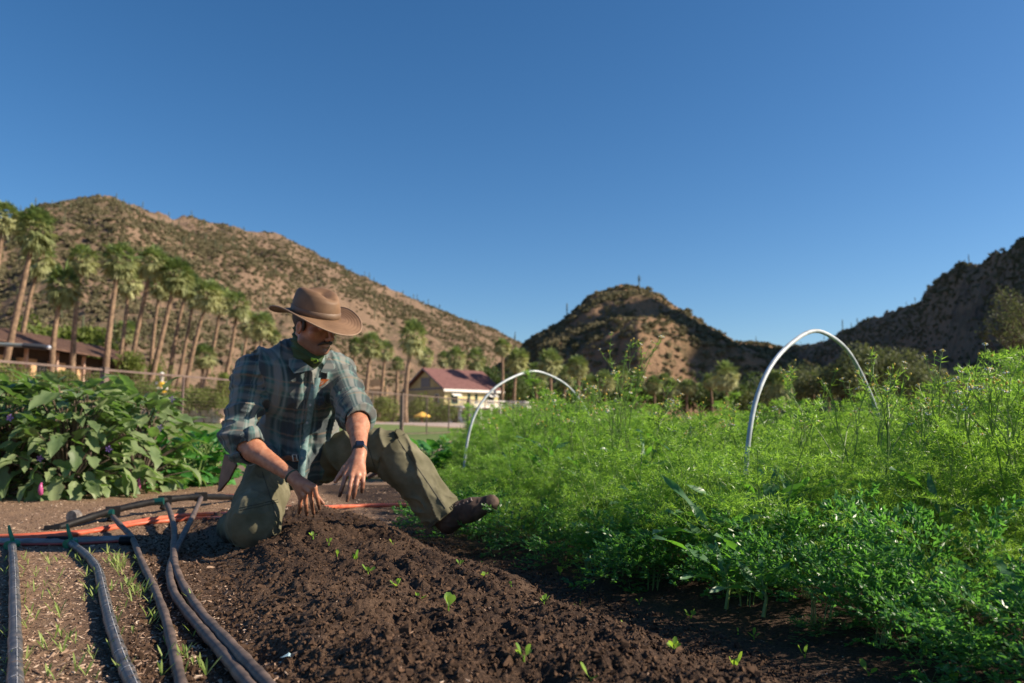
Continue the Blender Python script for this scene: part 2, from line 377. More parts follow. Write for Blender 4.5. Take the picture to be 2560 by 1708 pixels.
def scatter(name, pts, rots, scl, protos, label=None, cat=None, kind='stuff'):
    """one object: copies of small meshes standing on a cloud of points"""
    n = len(pts); me = bpy.data.meshes.new(name); me.vertices.add(n); me.vertices.foreach_set('co', np.asarray(pts, np.float32).ravel())
    scl = np.asarray(scl, np.float32); scl = np.repeat(scl[:, None], 3, 1) if scl.ndim == 1 else scl
    fattr(me, 'rot', np.asarray(rots, np.float32), 'FLOAT_VECTOR'); fattr(me, 'scl', scl, 'FLOAT_VECTOR')
    fattr(me, 'idx', rng.integers(0, len(protos), n).astype(np.int32), 'INT'); me.update()
    col = bpy.data.collections.new(name+'_sources')
    for i, pm in enumerate(protos): col.objects.link(bpy.data.objects.new('%s_source' % name, pm))
    ng = bpy.data.node_groups.new(name, 'GeometryNodeTree')
    ng.interface.new_socket('Geometry', in_out='INPUT', socket_type='NodeSocketGeometry'); ng.interface.new_socket('Geometry', in_out='OUTPUT', socket_type='NodeSocketGeometry')
    gi = ng.nodes.new('NodeGroupInput'); go = ng.nodes.new('NodeGroupOutput'); ci = ng.nodes.new('GeometryNodeCollectionInfo'); ip = ng.nodes.new('GeometryNodeInstanceOnPoints')
    ci.inputs[0].default_value = col; ci.inputs[1].default_value = True; ci.inputs[2].default_value = True
    def na(nm, t):
        a = ng.nodes.new('GeometryNodeInputNamedAttribute'); a.data_type = t; a.inputs[0].default_value = nm
        return [o for o in a.outputs if o.enabled and o.name == 'Attribute'][0]
    ng.links.new(gi.outputs[0], ip.inputs['Points']); ng.links.new(ci.outputs[0], ip.inputs['Instance']); ip.inputs['Pick Instance'].default_value = True
    ng.links.new(na('idx', 'INT'), ip.inputs['Instance Index']); ng.links.new(na('rot', 'FLOAT_VECTOR'), ip.inputs['Rotation']); ng.links.new(na('scl', 'FLOAT_VECTOR'), ip.inputs['Scale'])
    ng.links.new(ip.outputs[0], go.inputs[0])
    o = obj(name, me); md = o.modifiers.new('scatter', 'NODES'); md.node_group = ng
    return tag(o, label, cat, None, kind)
def normed(vf):
    V, F = vf; V = V.copy(); V[:, :2] /= np.percentile(np.abs(V[:, :2]), 98); V[:, 2] -= V[:, 2].min(); V[:, 2] /= np.percentile(V[:, 2], 99); return V, F
def zrot(n, tilt=.15): return np.stack([rng.normal(0, tilt, n), rng.normal(0, tilt, n), rng.uniform(0, 6.283, n)], 1)

shr = [mesh_data('shrub_source', *leaf_cloud(90, .20, 30+i, 6, .8), mats=[M['shrub']]) for i in range(4)]
def saguaro_mesh(arms, seed):
    r = random.Random(seed); mb = MB(); mb.tube([(0,0,-.1),(0,0,.3),(0,0,.85),(0,0,.97),(0,0,1)], [.03,.036,.036,.028,.008], 7)
    for k in range(arms):
        a = r.uniform(0, 6.28); z = r.uniform(.4, .6); dx, dy = math.cos(a)*.1, math.sin(a)*.1
        mb.tube([(dx*.2,dy*.2,z),(dx*.8,dy*.8,z+.01),(dx,dy,z+.06),(dx,dy,z+r.uniform(.2,.34))], [.022,.022,.022,.012], 6)
    return mb
SAG = simple('saguaro', (.06,.075,.035), (.12,.14,.07), 2, .8)
sag = [saguaro_mesh(k, k+3).me('saguaro_source', SAG) for k in (0, 1, 2)]
def on_hill(h, px0, px1, n, smax=1.0, power=.6, thr=-.2):
    px = rng.uniform(px0, px1, n*3); t = rng.uniform(0.0, 1, n*3)**power*smax; x, y, z = h.at(px, t)
    keep = fbm(x*.03, y*.03, oct=3) + rng.uniform(-.7, .7, n*3) > thr
    k = np.where(keep)[0][:n]; return np.stack([x[k], y[k], z[k]-.15], 1)
for h, a, b, n, s0, s1, nm in ((hillA, -300, 1400, 34000, .35, 1.4, 'left'), (hillB, 1200, 2200, 7500, .5, 1.9, 'middle'), (hillC, 1650, 2800, 6500, .6, 1.8, 'right')):
    p = on_hill(h, a, b, n, thr=-.2 if nm == 'left' else -.65); m_ = len(p)
    scatter('desert_shrubs', p, zrot(m_), rng.uniform(s0, s1, m_)**1.0, shr, 'low olive scrub covering the slope of the %s hill' % nm, 'scrub')
p = on_hill(hillA, -200, 1300, 230, 1, .6, -9); scatter('saguaro_cacti', p, zrot(len(p), .02), rng.uniform(2, 5, len(p)), sag, 'many small saguaro cacti dotted over the left hill', 'cacti')
p = on_hill(hillC, 1750, 2560, 60, 1, .4, -9); scatter('saguaro_cacti', p, zrot(len(p), .02), rng.uniform(3, 6, len(p)), sag, 'sparse saguaro cacti on the dark right hill', 'cacti')
for (px, s_, hh, k, lb) in ((1600, 1, 6.0, 2, 'saguaro cactus on the very top of the middle hill'), (1418, 1, 6.5, 1, 'tall lone saguaro on the left shoulder of the middle hill'),
        (1890, 1, 7, 0, 'thin saguaro in the saddle right of the middle hill'), (2108, 1, 8, 1, 'saguaro on the ridge above the right arch pipe'),
        (1288, 1, 6, 0, 'bare saguaro pole where the left hill ends'), (1042, 1, 5, 1, 'saguaro on the ridge line above the yellow house'),
        (1098, 1, 5, 2, 'saguaro with arms on the ridge right of the yellow house palm')):
    h = hillB if 1350 < px < 1850 else (hillC if px > 1850 else hillA)
    x, y, z = h.at(np.array([float(px)]), np.array([1.0])); o = obj('saguaro', sag[k], None, (x[0], y[0], z[0]-.3), None, hh); tag(o, lb, 'cactus')
for px, sc, lb in ((1622, 2.8, 'dark bush beside the cactus on the middle hill top'), (1650, 3.0, 'dark bush on the right shoulder of the middle hill'), (1492, 2.6, 'dark bush on the left brow of the middle hill'), (1720, 3.0, 'rounded bush low on the right ridge of the middle hill')):
    x, y, z = hillB.at(np.array([float(px)]), np.array([.99])); tag(obj('desert_bush', shr[0], None, (x[0], y[0], z[0]), None, sc), lb, 'bush')

def tz(x, y): return float(terr(np.array([float(x)]), np.array([float(y)]))[0])
# ------------------------------------------------------------------ fan palms
def palm_crown(seed):
    r = random.Random(seed); V = []; F = []; mi = []
    n = (70, 96, 82, 60, 88, 76)[seed % 6]
    for i in range(n):
        el = R(78) - (i/n)**.85*R(150); az = i*2.39996 + r.uniform(-.25, .25); el += r.uniform(-.12, .12)
        d = Vector((math.cos(el)*math.cos(az), math.cos(el)*math.sin(az), math.sin(el)))
        pl = r.uniform(.36, .56); c = d*pl + Vector((0, 0, -.08 if el < 0 else 0)); fr = r.uniform(.38, .56)
        s = d.cross(Vector((0,0,1))); s = (s if s.length > .1 else Vector((1,0,0))).normalized(); up = s.cross(d)
        tw = r.uniform(-.8, .8); s = s*math.cos(tw)+up*math.sin(tw)
        lo = 1 if (el < R(12)) else 0
        b = len(V); w = s*.012; V += [-w, w, c+w*.7, c-w*.7]; F.append((b,b+1,b+2,b+3)); mi.append(lo)
        nb = 11
        for k in range(nb):
            a = (k/(nb-1)-.5)*R(165); bd = d*math.cos(a)+s*math.sin(a); L = fr*(.75+.25*math.cos(a))*r.uniform(.85, 1.1)
            sd = bd.cross(up).normalized()*.035 + up*r.uniform(-.02, .02)
            mid = c + bd*L*.55 + Vector((0,0,-.02)); tip = c + bd*L + Vector((0,0,-r.uniform(.05,.22)))
            b = len(V); V += [c, mid+sd, tip, mid-sd]; F.append((b,b+1,b+2,b+3)); mi.append(lo)
    return mesh_data('crown', np.array([tuple(v) for v in V]), np.array(F), False, [M['palm'], M['palmlow']], mi)
crowns = [palm_crown(k) for k in range(6)]
def palm(px, py, rp, bx, label, group, real=1.85, i=[0], Y=None):
    i[0] += 1; Y = Y or real*FPX/rp; r_ = rp*Y/FPX; c = P(px, py, Y); bX = (bx-1280)/FPX*Y; bz = tz(bX, Y)
    e = empty('fan_palm', (bX, Y, bz-.1), label, 'palm tree', group)
    H = c.z - bz; pts = []; rad = []
    bow = rnd.uniform(-.25, .25)
    for k in range(9):
        t = k/8; pts.append((t*(c.x-bX) + bow*math.sin(t*math.pi), bow*math.sin(t*math.pi)*.5, t*H)); rad.append((.30-.14*t+.10*max(0, .12-t)/.12)*(.72+.28*min(1, H/12)))
    mb = MB(); mb.tube(pts, rad, 9); obj('trunk', mb.me('trunk', M['palmtrunk'], True), e)
    obj('crown', crowns[i[0] % 6], e, (c.x-bX, 0, H), (rnd.uniform(-.1,.1), rnd.uniform(-.1,.1), rnd.uniform(0, 6.28)), (r_*rnd.uniform(1.02,1.22), r_*rnd.uniform(1.02,1.22), r_*rnd.uniform(.95,1.3)))
S = 1.0894
row = 'fan palms in the long row on the left'
LP = [(12,495,46,-40,'fan palm cut off by the left edge, highest crown of the row'),
 (82,520,54,0,'tall leaning fan palm with the big dark crown near the left edge'),
 (92,588,42,35,'fan palm whose crown hangs just under the big leaning one at left'),
 (145,650,50,120,'stout pale fan palm with a low crown in front of the brown roof'),
 (190,592,44,165,'fan palm behind and right of the stout pale low one'),
 (275,592,50,240,'tall fan palm standing by the left thick fence post'),
 (296,640,36,265,'thin fan palm close behind the one by the left fence post'),
 (350,597,44,292,'tall leaning fan palm right of the pair by the fence post'),
 (370,650,34,345,'darker fan palm half hidden between two leaning trunks'),
 (405,627,44,338,'strongly curved leaning fan palm in the middle of the left row'),
 (432,650,36,386,'fan palm just right of the strongly leaning one, pale crown'),
 (446,672,32,404,'slim upright fan palm behind the row above the short palm'),
 (480,672,38,425,'leaning fan palm whose trunk foot meets the short palm'),
 (508,685,32,466,'thin fan palm above the short palm'),
 (545,697,36,507,'dark trunked fan palm right of the short palm'),
 (572,738,28,548,'small fan palm second last before the hat of the man'),
 (603,742,30,588,'fan palm seen just left of the hat brim'),
 (590,762,22,570,'low distant fan palm peeping out left of the hat brim'),
 (628,770,20,615,'tiny fan palm crown touching the shoulder of the man')]
for x, y, r_, bx, lb in LP: palm(x*S, y*S, r_*S, bx*S, lb, row)
palm(470*S, 812*S, 33*S, 464*S, 'short stubby fan palm with a pale ragged crown below the row', row, 1.7)
palm(290*S, 758*S, 34*S, 290*S, 'small dark green palm behind the trunks right of the brown roof', row, 2.4)
mid = 'fan palms behind the man and the yellow house'
MP = [(948,768,40,930,'single tall fan palm left of the yellow house, dark trunk',72,1), (852,787,30,833,'leaning fan palm right behind the hat brim',78,0), (884,800,23,868,'thin fan palm second behind the hat brim',100,0),
 (817,790,20,806,'fan palm partly covered by the hat brim tip',105,0), (912,830,18,905,'low fan palm left of the tall dark trunked one',95,0), (975,815,22,965,'fan palm crown just right of the tall dark trunked one',120,0),
 (1047,818,26,1040,'round fan palm above the ridge of the red roof',128,0), (1018,822,18,1012,'small fan palm above the gable of the yellow house',140,0), (1090,822,28,1085,'fan palm above the far end of the red roof',130,0),
 (1152,793,23,1147,'fan palm that stands highest between the house and the left arch',110,0), (1187,822,30,1180,'dark fan palm left of the left arch top',112,0)]
for x, y, r_, bx, lb, Y_, _ in MP: palm(x*S, y*S, r_*S, bx*S, lb, mid, Y=Y_)
grove = 'fan palms of the grove below the middle hill'
gr = [(1232,855,28,'left end'), (1262,828,34,'behind the top of the left arch'), (1298,860,24,'low behind the left arch'), (1326,838,32,'right of the left arch top'), (1352,880,26,'above the right leg of the left arch'),
 (1388,870,26,'below the dark foot of the hill'), (1425,858,24,'behind the tall flower stems'), (1460,862,22,'right of the tall flower stems'), (1500,880,24,'near the grove centre'), (1524,870,20,'in the back row at the centre'),
 (1542,888,22,'left of a gap in the grove'), (1578,885,22,'in the middle of three small ones'), (1606,896,20,'low at the right of three small ones'), (1630,872,22,'with a dark trunk before the big one'),
 (1665,858,34,'biggest crown between the arches'), (1700,900,20,'small right of the biggest crown'), (1785,882,36,'inside the right arch'), (1815,905,22,'low inside the right arch'),
 (1868,868,26,'behind the apex of the right arch'), (1905,890,24,'among the olive trees'), (2230,915,26,'right of the olive trees'), (2300,890,30,'near the right edge')]
for x, y, r_, w in gr: palm(x*S, y*S, r_*S, (x+rnd.uniform(-8, 4))*S, 'fan palm in the grove, ' + w, grove, 1.9)

# ------------------------------------------------------------------ leafy trees and shrubs
tcl = [mesh_data('crown', *normed(leaf_cloud(2600, .038, 60+i, 12, .95, .45)), mats=[M['tree']]) for i in range(3)]
ocl = [mesh_data('crown', *normed(leaf_cloud(2400, .038, 70+i, 12, .9, .45)), mats=[M['olive']]) for i in range(3)]
hcl = [mesh_data('foliage', *normed(leaf_cloud(1500, .045, 80+i, 9, .8, .5)), mats=[M['hedge']]) for i in range(3)]
def tree(px, py_top, wpx, Y, label, pool, group, cat='tree'):
    X = (px-1280)/FPX*Y; z0 = tz(X, Y); top = P(px, py_top-16, Y).z; rx = wpx*.58*Y/FPX; H = top - z0
    e = empty('leafy_tree', (X, Y, z0), label, cat, group)
    ch = min(H*.92, max(rx*1.7, H*.75)); mb = MB(); k = H-ch*.6
    mb.tube([(0,0,-.1),(.05,.0,k*.5),(0,.1,k)], [.28,.2,.13], 8)
    for j in range(5):
        a = j*1.256+.4; mb.tube([(0,.05,k*.7),(math.cos(a)*rx*.3,math.sin(a)*rx*.3,k+ch*.15),(math.cos(a)*rx*.6,math.sin(a)*rx*.6,k+ch*.35)], [.1,.07,.03], 6)
    obj('trunk', mb.me('trunk', M['bark'], True), e)
    obj('crown', rnd.choice(pool), e, (0, 0, H-ch*.93), (0, 0, rnd.uniform(0, 6.28)), (rx*1.0, rx*1.0, ch*.93))
dk = 'dark broad trees behind the house and the grove'; ol = 'olive green trees below the right hill'
for x, y, w, Y, lb in [(1120,838,75,140,'dense dark tree behind the far end of the red roof'), (1085,868,60,135,'dark tree touching the ridge of the red roof'), (1170,862,70,135,'dark tree filling the space left of the left arch'),
    (1228,868,90,176,'dark tree under the left end of the palm grove'), (1300,876,100,176,'dark tree under the left arch'), (1375,874,100,176,'dark tree behind the right leg of the left arch'), (1450,872,100,176,'dark tree behind the tall flower stems'),
    (1520,880,100,176,'dark tree at the foot of the grove centre'), (1590,884,100,176,'dark tree left of the biggest grove palm'), (1660,880,100,176,'dark tree below the biggest grove palm'), (1730,872,110,176,'dark tree left of the right arch'),
    (1010,880,60,120,'dark tree left behind the yellow house'), (965,890,60,118,'low tree between the tall palm and the yellow house')]:
    tree(x*S, y*S, w*S, Y, lb, tcl, dk)
for x, y, w, Y, lb in [(1800,866,120,130,'green tree inside the right arch'), (1865,850,110,125,'green tree behind the right leg of the right arch'), (1935,845,120,120,'broad olive green tree just right of the right arch'),
    (1990,806,120,120,'tallest olive green tree right of the right arch'), (2060,815,110,120,'second tallest olive green tree, with a rounded top'), (2110,852,110,110,'low olive green tree at the right of its clump'), (2160,880,100,105,'low round tree left of the pinkish wall'),
    (2290,866,110,90,'dark green tree left of the right edge of the picture'), (2345,850,120,85,'dark green tree cut by the right edge')]:
    tree(x*S, y*S, w*S, Y, lb, ocl, ol)
# thin bare tree near the right edge
e = empty('sparse_tree', P(2560, 1040, 16)+Vector((.5,0,0)), 'thin nearly bare tree with a few pale leaves at the right edge', 'tree')
mb = MB(); lv = []; r = random.Random(5)
def twig(p, d, L, rad, dep):
    q = p + d*L; mb.tube([p, p+d*L*.5+Vector((r.uniform(-.03,.03),0,.02)), q], [rad, rad*.8, rad*.6], 5)
    if dep == 0:
        for _ in range(10): lv.append(p + d*L*r.uniform(.2, 1.1) + Vector((r.uniform(-.06,.06), r.uniform(-.06,.06), r.uniform(-.06,.06))))
        return
    for _ in range(3):
        dd = (d + Vector((r.uniform(-.6,.5), r.uniform(-.5,.5), r.uniform(-.15,.5)))).normalized(); twig(p+d*L*r.uniform(.55, 1), dd, L*r.uniform(.6,.8), rad*.6, dep-1)
for dx in (-.2, -.05, .1): twig(Vector((0,0,-.3)), Vector((dx-.15, 0, 1)).normalized(), 1.15, .035, 4)
obj('trunk', mb.me('trunk', M['bark']), e)
L_v = np.array([tuple(v) for v in lv]); n_ = unit(rng.normal(size=L_v.shape)); t_ = unit(np.cross(n_, rng.normal(size=L_v.shape))); b_ = np.cross(n_, t_)
Vv = np.stack([L_v-t_*.03, L_v-b_*.014, L_v+t_*.03, L_v+b_*.014], 1).reshape(-1, 3)
obj('foliage', mesh_data('foliage', Vv, np.arange(len(Vv)).reshape(-1, 4), mats=[M['olive']]), e)

def shrub(px, py_top, py_base, wpx, Y, label, group, pool=hcl, cat='shrub'):
    X = (px-1280)/FPX*Y; z0 = P(px, py_base, Y).z; z0 = min(z0, tz(X, Y)+.15) if abs(z0-tz(X, Y)) < 1.2 else tz(X, Y)
    H = max(.4, P(px, py_top, Y).z - z0); w = wpx*Y/FPX
    o = obj('shrub', rnd.choice(pool), None, (X, Y, z0-.05), (0, 0, rnd.uniform(0, 6.28)), (w*.52, w*.52, H*1.0)); tag(o, label, cat, group)
hg = 'shrubs behind the fence on the left'
for px, a, b, w, Y, lb in [(10,905,990,110,24,'feathery light green bush at the left edge behind the fence'), (70,925,985,110,50,'clipped yellow green hedge piece left of the stout pale palm'), (160,925,985,110,52,'dark and light hedge piece between two palm trunks'),
    (235,930,985,60,50,'hedge piece left of the thick fence post'), (290,935,1000,70,44,'shrub right of the thick fence post'), (352,950,1010,80,42,'light green bush left of the worker in yellow'), (378,958,1015,60,38,'bright green bush below the worker in yellow'),
    (432,968,1015,80,40,'dark round bush right of the worker in yellow'), (490,970,1018,80,40,'bright round bush left of the sleeve of the man'), (535,978,1022,60,40,'dull green bush touching the sleeve of the man'),
    (330,880,950,80,75,'grey green shrub on the bank behind the palm trunks'), (390,890,950,60,80,'round shrub on the bank between palm trunks'), (150,815,880,220,105,'pale green thicket rising above the brown roof'), (60,800,860,160,108,'yellow green thicket above the left end of the brown roof'),
    (230,820,880,140,108,'pale thicket above the far end of the brown roof'), (560,930,985,60,85,'dark shrub near the last palms of the row')]:
    shrub(px, a, b, w, Y, lb, hg)
bx_ = -rng.uniform(16, 70, 1500); by_ = rng.uniform(44, 125, 1500); qq = -(bx_-fence_x(by_))*.955; kk = (qq > 15) & (np.abs(bx_+47) > 6) & (vnoise(bx_*.15, by_*.15, by_*0) > -.2)
bp = np.stack([bx_[kk], by_[kk], terr(bx_[kk], by_[kk])-.1], 1)
scatter('bank_scrub', bp, zrot(len(bp)), rng.uniform(.35, 1.0, len(bp)), hcl[:2]+[shr[0]], 'mixed green and dry scrub on the bank under the palms', 'scrub')
hm = 'shrubs between the fence and the yellow house'
for px, a, b, w, Y, lb in [(960,990,1060,90,90,'dark green shrub behind the rolled sleeve'), (900,985,1060,70,85,'dull shrub left of the dark fence post'), (1060,985,1065,90,95,'large grey green shrub under the gable of the house'), (1110,1000,1065,90,94,'broad grey green shrub behind the yellow umbrella'),
    (1040,1062,1088,60,60,'low round bush in front of the yellow umbrella'), (1085,1068,1088,50,58,'small bush right of the umbrella foot'), (985,1065,1088,60,60,'low bush left of the umbrella foot'), (940,1060,1086,60,62,'low hedge near the watch arm'), (1150,1058,1082,90,80,'low bush before the white porch'), (1230,1055,1082,70,80,'bush at the right end of the porch')]:
    shrub(px, a, b, w, Y, lb, hm, cat='shrub')

# ------------------------------------------------------------------ buildings
WH = simple('white_paint', (.72,.70,.66), (.80,.78,.74), 1.5, .6); YE = simple('yellow_clapboard', (.50,.41,.19), (.60,.51,.26), 1.2, .7)
RR = simple('red_shingles', (.13,.055,.05), (.20,.092,.082), 2.5, .85, .5, .03); DKW = simple('dark_glass', (.015,.018,.02), None, rough=.15); GRN = simple('green_shutter', (.04,.13,.10), None)
BR = simple('brown_tin_roof', (.085,.045,.03), (.14,.078,.052), 1, .7, .3, .02); TAN = simple('tan_plaster', (.46,.29,.15), (.58,.38,.21), 1, .85); STN = simple('pinkish_stone', (.42,.26,.19), (.62,.44,.35), 1.4, .9, .6, .05)
DKB = simple('dark_timber', (.035,.024,.018), (.06,.04,.03), 2, .8); GREY = simple('grey_shutter', (.22,.22,.22), None)
HA = Vector((-8.9, 105, 0)); ha = math.atan2(.68, .73)
hs = empty('yellow_house', HA, 'two storey yellow house with red roof and white porch', 'house')
ex, ey = Vector((math.cos(ha), math.sin(ha), 0)), Vector((-math.sin(ha), math.cos(ha), 0))
def HL(x, y, z): return HA + ex*x + ey*y + Vector((0,0,z))
HM_ = Matrix.Rotation(ha, 3, 'Z')
def hbox(name, x0, x1, y0, y1, z0, z1, mat, par=None):
    mb = MB(); mb.box(HL((x0+x1)/2, (y0+y1)/2, (z0+z1)/2)-HA, (x1-x0, y1-y0, z1-z0), M=HM_); return obj(name, mb.me(name, mat), par or hs)
LH, WHs = 9.5, 8.2
mb = MB()
a_ = [(0,0),(LH,0),(LH,WHs),(0,WHs)]
for i in range(4):
    p, q = a_[i], a_[(i+1) % 4]; mb.poly([HL(p[0],p[1],0)-HA, HL(q[0],q[1],0)-HA, HL(q[0],q[1],5.3)-HA, HL(p[0],p[1],5.3)-HA])
mb.poly([HL(0,0,5.3)-HA, HL(0,WHs/2,7.75)-HA, HL(0,WHs,5.3)-HA]); mb.poly([HL(LH,0,5.3)-HA, HL(LH,WHs,5.3)-HA, HL(LH,WHs/2,7.75)-HA])
obj('wall', mb.me('wall', YE), hs)
for k in range(14): hbox('clapboard', -.03, 0, 0.05, WHs-.05, .3+k*.36, .32+k*.36, YE)
mb = MB()
for sgn in (0, 1):
    y0 = -.6 if sgn == 0 else WHs+.6
    p = [HL(-.6,y0,5.0), HL(LH+.6,y0,5.0), HL(LH+.6,WHs/2,7.95), HL(-.6,WHs/2,7.95)]
    q = [v+Vector((0,0,.18)) for v in p]; n = len(mb.V); mb.V += [tuple(v-HA) for v in p+q]
    mb.F += [tuple(n+i for i in f) for f in ((0,1,2,3),(4,5,6,7),(0,1,5,4),(1,2,6,5),(3,0,4,7))]
rf = obj('roof', mb.me('roof', RR), hs)
hbox('fascia', -.6, LH+.6, -.66, -.6, 4.8, 5.12, WH); hbox('gable_band', -.06, 0, -.1, WHs+.1, 5.12, 5.4, GREY)
for z_ in (0, 1):
    mb = MB(); y0, y1 = (-.6, WHs/2) if z_ == 0 else (WHs+.6, WHs/2)
    p = [HL(-.64,y0,4.95), HL(-.64,y1,7.9), HL(-.64,y1,8.12), HL(-.64,y0,5.18)]; mb.poly([v-HA for v in p]); obj('bargeboard', mb.me('bargeboard', GREY), hs)
hbox('shutter_window', -.08, 0, WHs/2-1.0, WHs/2+1.0, 5.5, 6.8, GREY)
for y_ in (1.6, 5.2):
    w = hbox('window', -.07, 0, y_-.4, y_+.4, 3.3, 4.5, WH); hbox('pane', -.1, -.07, y_-.32, y_+.32, 3.4, 4.4, DKW, w)
for x_, wd in ((1.7, 1.1), (4.2, .42), (5.5, .42), (8.2, 1.1)):
    w = hbox('window', x_-wd/2, x_+wd/2, -.08, 0, 3.2, 4.6, GRN); hbox('pane', x_-wd/2+.1, x_+wd/2-.1, -.11, -.08, 3.3, 4.5, DKW, w)
    if wd > 1:
        mb = MB(); p = [HL(x_-wd*.7,-.05,4.75), HL(x_+wd*.7,-.05,4.75), HL(x_+wd*.7,-.8,4.25), HL(x_-wd*.7,-.8,4.25)]; mb.poly([v-HA for v in p]); mb.poly([v-HA-Vector((0,0,.04)) for v in p]); obj('awning', mb.me('awning', WH), hs)
hbox('porch_roof', -.4, LH+3.2, -3.4, 0, 2.65, 2.95, WH)
hbox('porch_floor', -.2, LH+3.0, -3.2, 0, 0, .45, WH); hbox('porch_back_wall', -.1, LH+2.8, -.9, -.8, .45, 2.65, WH)
for k in range(8): hbox('column', .0+k*1.72, .28+k*1.72, -3.3, -3.0, .45, 2.65, WH)
for k in range(7): hbox('opening', .6+k*1.72, 1.5+k*1.72, -.96, -.9, .7, 2.3, DKW)
for z_, nm in ((3.05, 'balcony_rail'), (3.55, 'balcony_rail'), (1.25, 'porch_rail'), (.7, 'porch_rail')): hbox(nm, -.3, LH+3.1, -3.32, -3.24, z_, z_+.1, WH)
mb = MB()
for k in range(60): mb.box(HL(-.2+k*.215, -3.28, 3.3)-HA, (.05,.05,.5), M=HM_); mb.box(HL(-.2+k*.215, -3.28, .98)-HA, (.05,.05,.5), M=HM_)
tag(obj('balusters', mb.me('balusters', WH), hs), kind='stuff')

bl = empty('long_lodge', (-47, 60, 4.6), 'long low tan building with a dark brown metal roof behind the palms', 'building')
def bb(name, x0, x1, y0, y1, z0, z1, mat, par=None):
    mb = MB(); mb.box(((x0+x1)/2+47, (y0+y1)/2-60, (z0+z1)/2-4.6), (x1-x0, y1-y0, z1-z0)); return obj(name, mb.me(name, mat), par or bl)
bb('wall', -56, -48.2, 44, 99, 4.0, 8.1, DKB)
for y_ in np.arange(46, 98, 5.2):
    bb('wall_panel', -48.2, -47.9, y_, y_+2.9, 4.0, 7.0, TAN); w = bb('window', -48.2, -48.05, y_+3.2, y_+4.9, 5.2, 6.9, DKW); bb('post', -47.3, -47.0, y_+4.9, y_+5.15, 4.0, 7.9, STN)
mb = MB()
for x0, x1 in ((-45.6, -50.6), (-56.5, -50.6)):
    p = [(x0,43,7.9),(x0,99.5,7.9),(x1,99.5,9.9),(x1,43,9.9)]; q = [(a,b,c+.15) for a, b, c in p]; n = len(mb.V)
    mb.V += [(a+47,b-60,c-4.6) for a, b, c in p+q]; mb.F += [tuple(n+i for i in f) for f in ((0,1,2,3),(4,5,6,7),(0,1,5,4),(1,2,6,5),(3,0,4,7))]
obj('roof', mb.me('roof', BR), bl)
for k in range(40):
    y_ = 43.4+k*1.42; mb = MB(); p = [Vector((-45.6,y_,8.08)), Vector((-50.6,y_,10.08))]; mb.tube([v-Vector((-47,60,4.6)) for v in p], .05, 4); obj('roof_seam', mb.me('roof_seam', BR), bl)
# low stone walls and rocks behind the fence
for (px, py, w, Y, h_, lb) in ((430,1040,300,40,.9,'low pinkish rubble wall behind the fence left of the man'), (60,960,220,48,1.0,'pinkish rubble wall below the hedge at the left edge'), (300,975,160,46,1.2,'pinkish rubble steps right of the thick fence post')):
    X = (px-1280)/FPX*Y; e = empty('rubble_wall', (X, Y, tz(X, Y)), lb, 'stone wall'); Wm = w*Y/FPX; nst = int(Wm/.45)
    sm = [mesh_data('stone', *(lambda r: ((unit(r.normal(size=(14, 3)))*r.uniform(.8, 1.1, (14, 1))), None))(np.random.default_rng(s))[:1], []) for s in ()]
    for rr_ in range(2):
        for k in range(nst):
            mb = MB(); r = random.Random(k*7+rr_*131+int(px)); c = ((k+.5*rr_)*.45-Wm/2, r.uniform(-.1,.1), .2+rr_*.36); s_ = (r.uniform(.36,.44), .45, r.uniform(.3,.38))
            mb.box(c, s_, M=Euler((r.uniform(-.15,.15), r.uniform(-.2,.2), r.uniform(-.3,.3))).to_matrix()); mb.V = [tuple(Vector(v)+Vector((r.uniform(-.06,.06),r.uniform(-.06,.06),r.uniform(-.06,.06)))) for v in mb.V]
            obj('stone', mb.me('stone', STN), e)
X = (2430-1280)/FPX*75; e = empty('garden_wall', (X, 75, tz(X, 75)), 'reddish pink wall between the trees at the right', 'wall'); mb = MB(); mb.box((0,0,1.6), (2.8,.5,5.2)); mb.box((0,0,4.3), (3.0,.7,.25)); obj('wall_body', mb.me('wall_body', simple('pink_wall', (.26,.12,.10), (.34,.17,.14), 2, .9)), e)
# pale terraces seen between the palms behind the hat
e = empty('terrace_wall', (-27, 128, 3), 'stepped tan terrace wall among the palms behind the man', 'wall')
for k in range(3):
    mb = MB(); mb.box((0, k*3, 1.0+k*1.7), (15-k*2, .6, 1.1)); obj('wall_step', mb.me('wall_step', TAN), e)

# ------------------------------------------------------------------ umbrella, worker, awning roller
UY = simple('yellow_canvas', (.75,.42,.06), (.82,.50,.10), 3, .7); UW = simple('orange_brown_wood', (.30,.10,.05), None)
c = Vector(((1056-1280)/FPX*84, 84, 0)); e = empty('patio_umbrella', c, 'yellow patio umbrella on an orange brown base on the lawn', 'umbrella')
mb = MB(); V = [(0,0,1.85)]; n = 8
for k in range(n): a = k*math.pi/4; V.append((.86*math.cos(a), .86*math.sin(a), 1.42))
for k in range(n): a = k*math.pi/4; V.append((.86*math.cos(a), .86*math.sin(a), 1.27))
mb.add(V, [(0,1+k,1+(k+1) % n) for k in range(n)] + [(1+k,9+k,9+(k+1) % n,1+(k+1) % n) for k in range(n)]); obj('canopy', mb.me('canopy', UY), e)
mb = MB(); mb.tube([(0,0,0),(0,0,1.8)], .06, 8); obj('pole', mb.me('pole', UW), e); mb = MB(); mb.tube([(0,0,0),(0,0,.25),(0,0,.5),(0,0,.52)], [.3,.22,.2,.05], 10); obj('base', mb.me('base', UW), e)
mb = MB(); c = P(0, 861, 14); 
e = empty('awning_roller', c, 'dark ribbed roller tube with a bright end bolt jutting in from the left edge', 'awning')
q = [P(-160, 853, 14)-c, P(62, 864, 14)-c]; mb.tube(q, .036, 10); obj('pale_tube', mb.me('pale_tube', simple('blue_grey_metal', (.16,.22,.30), (.3,.3,.2), 3, .4)), e)
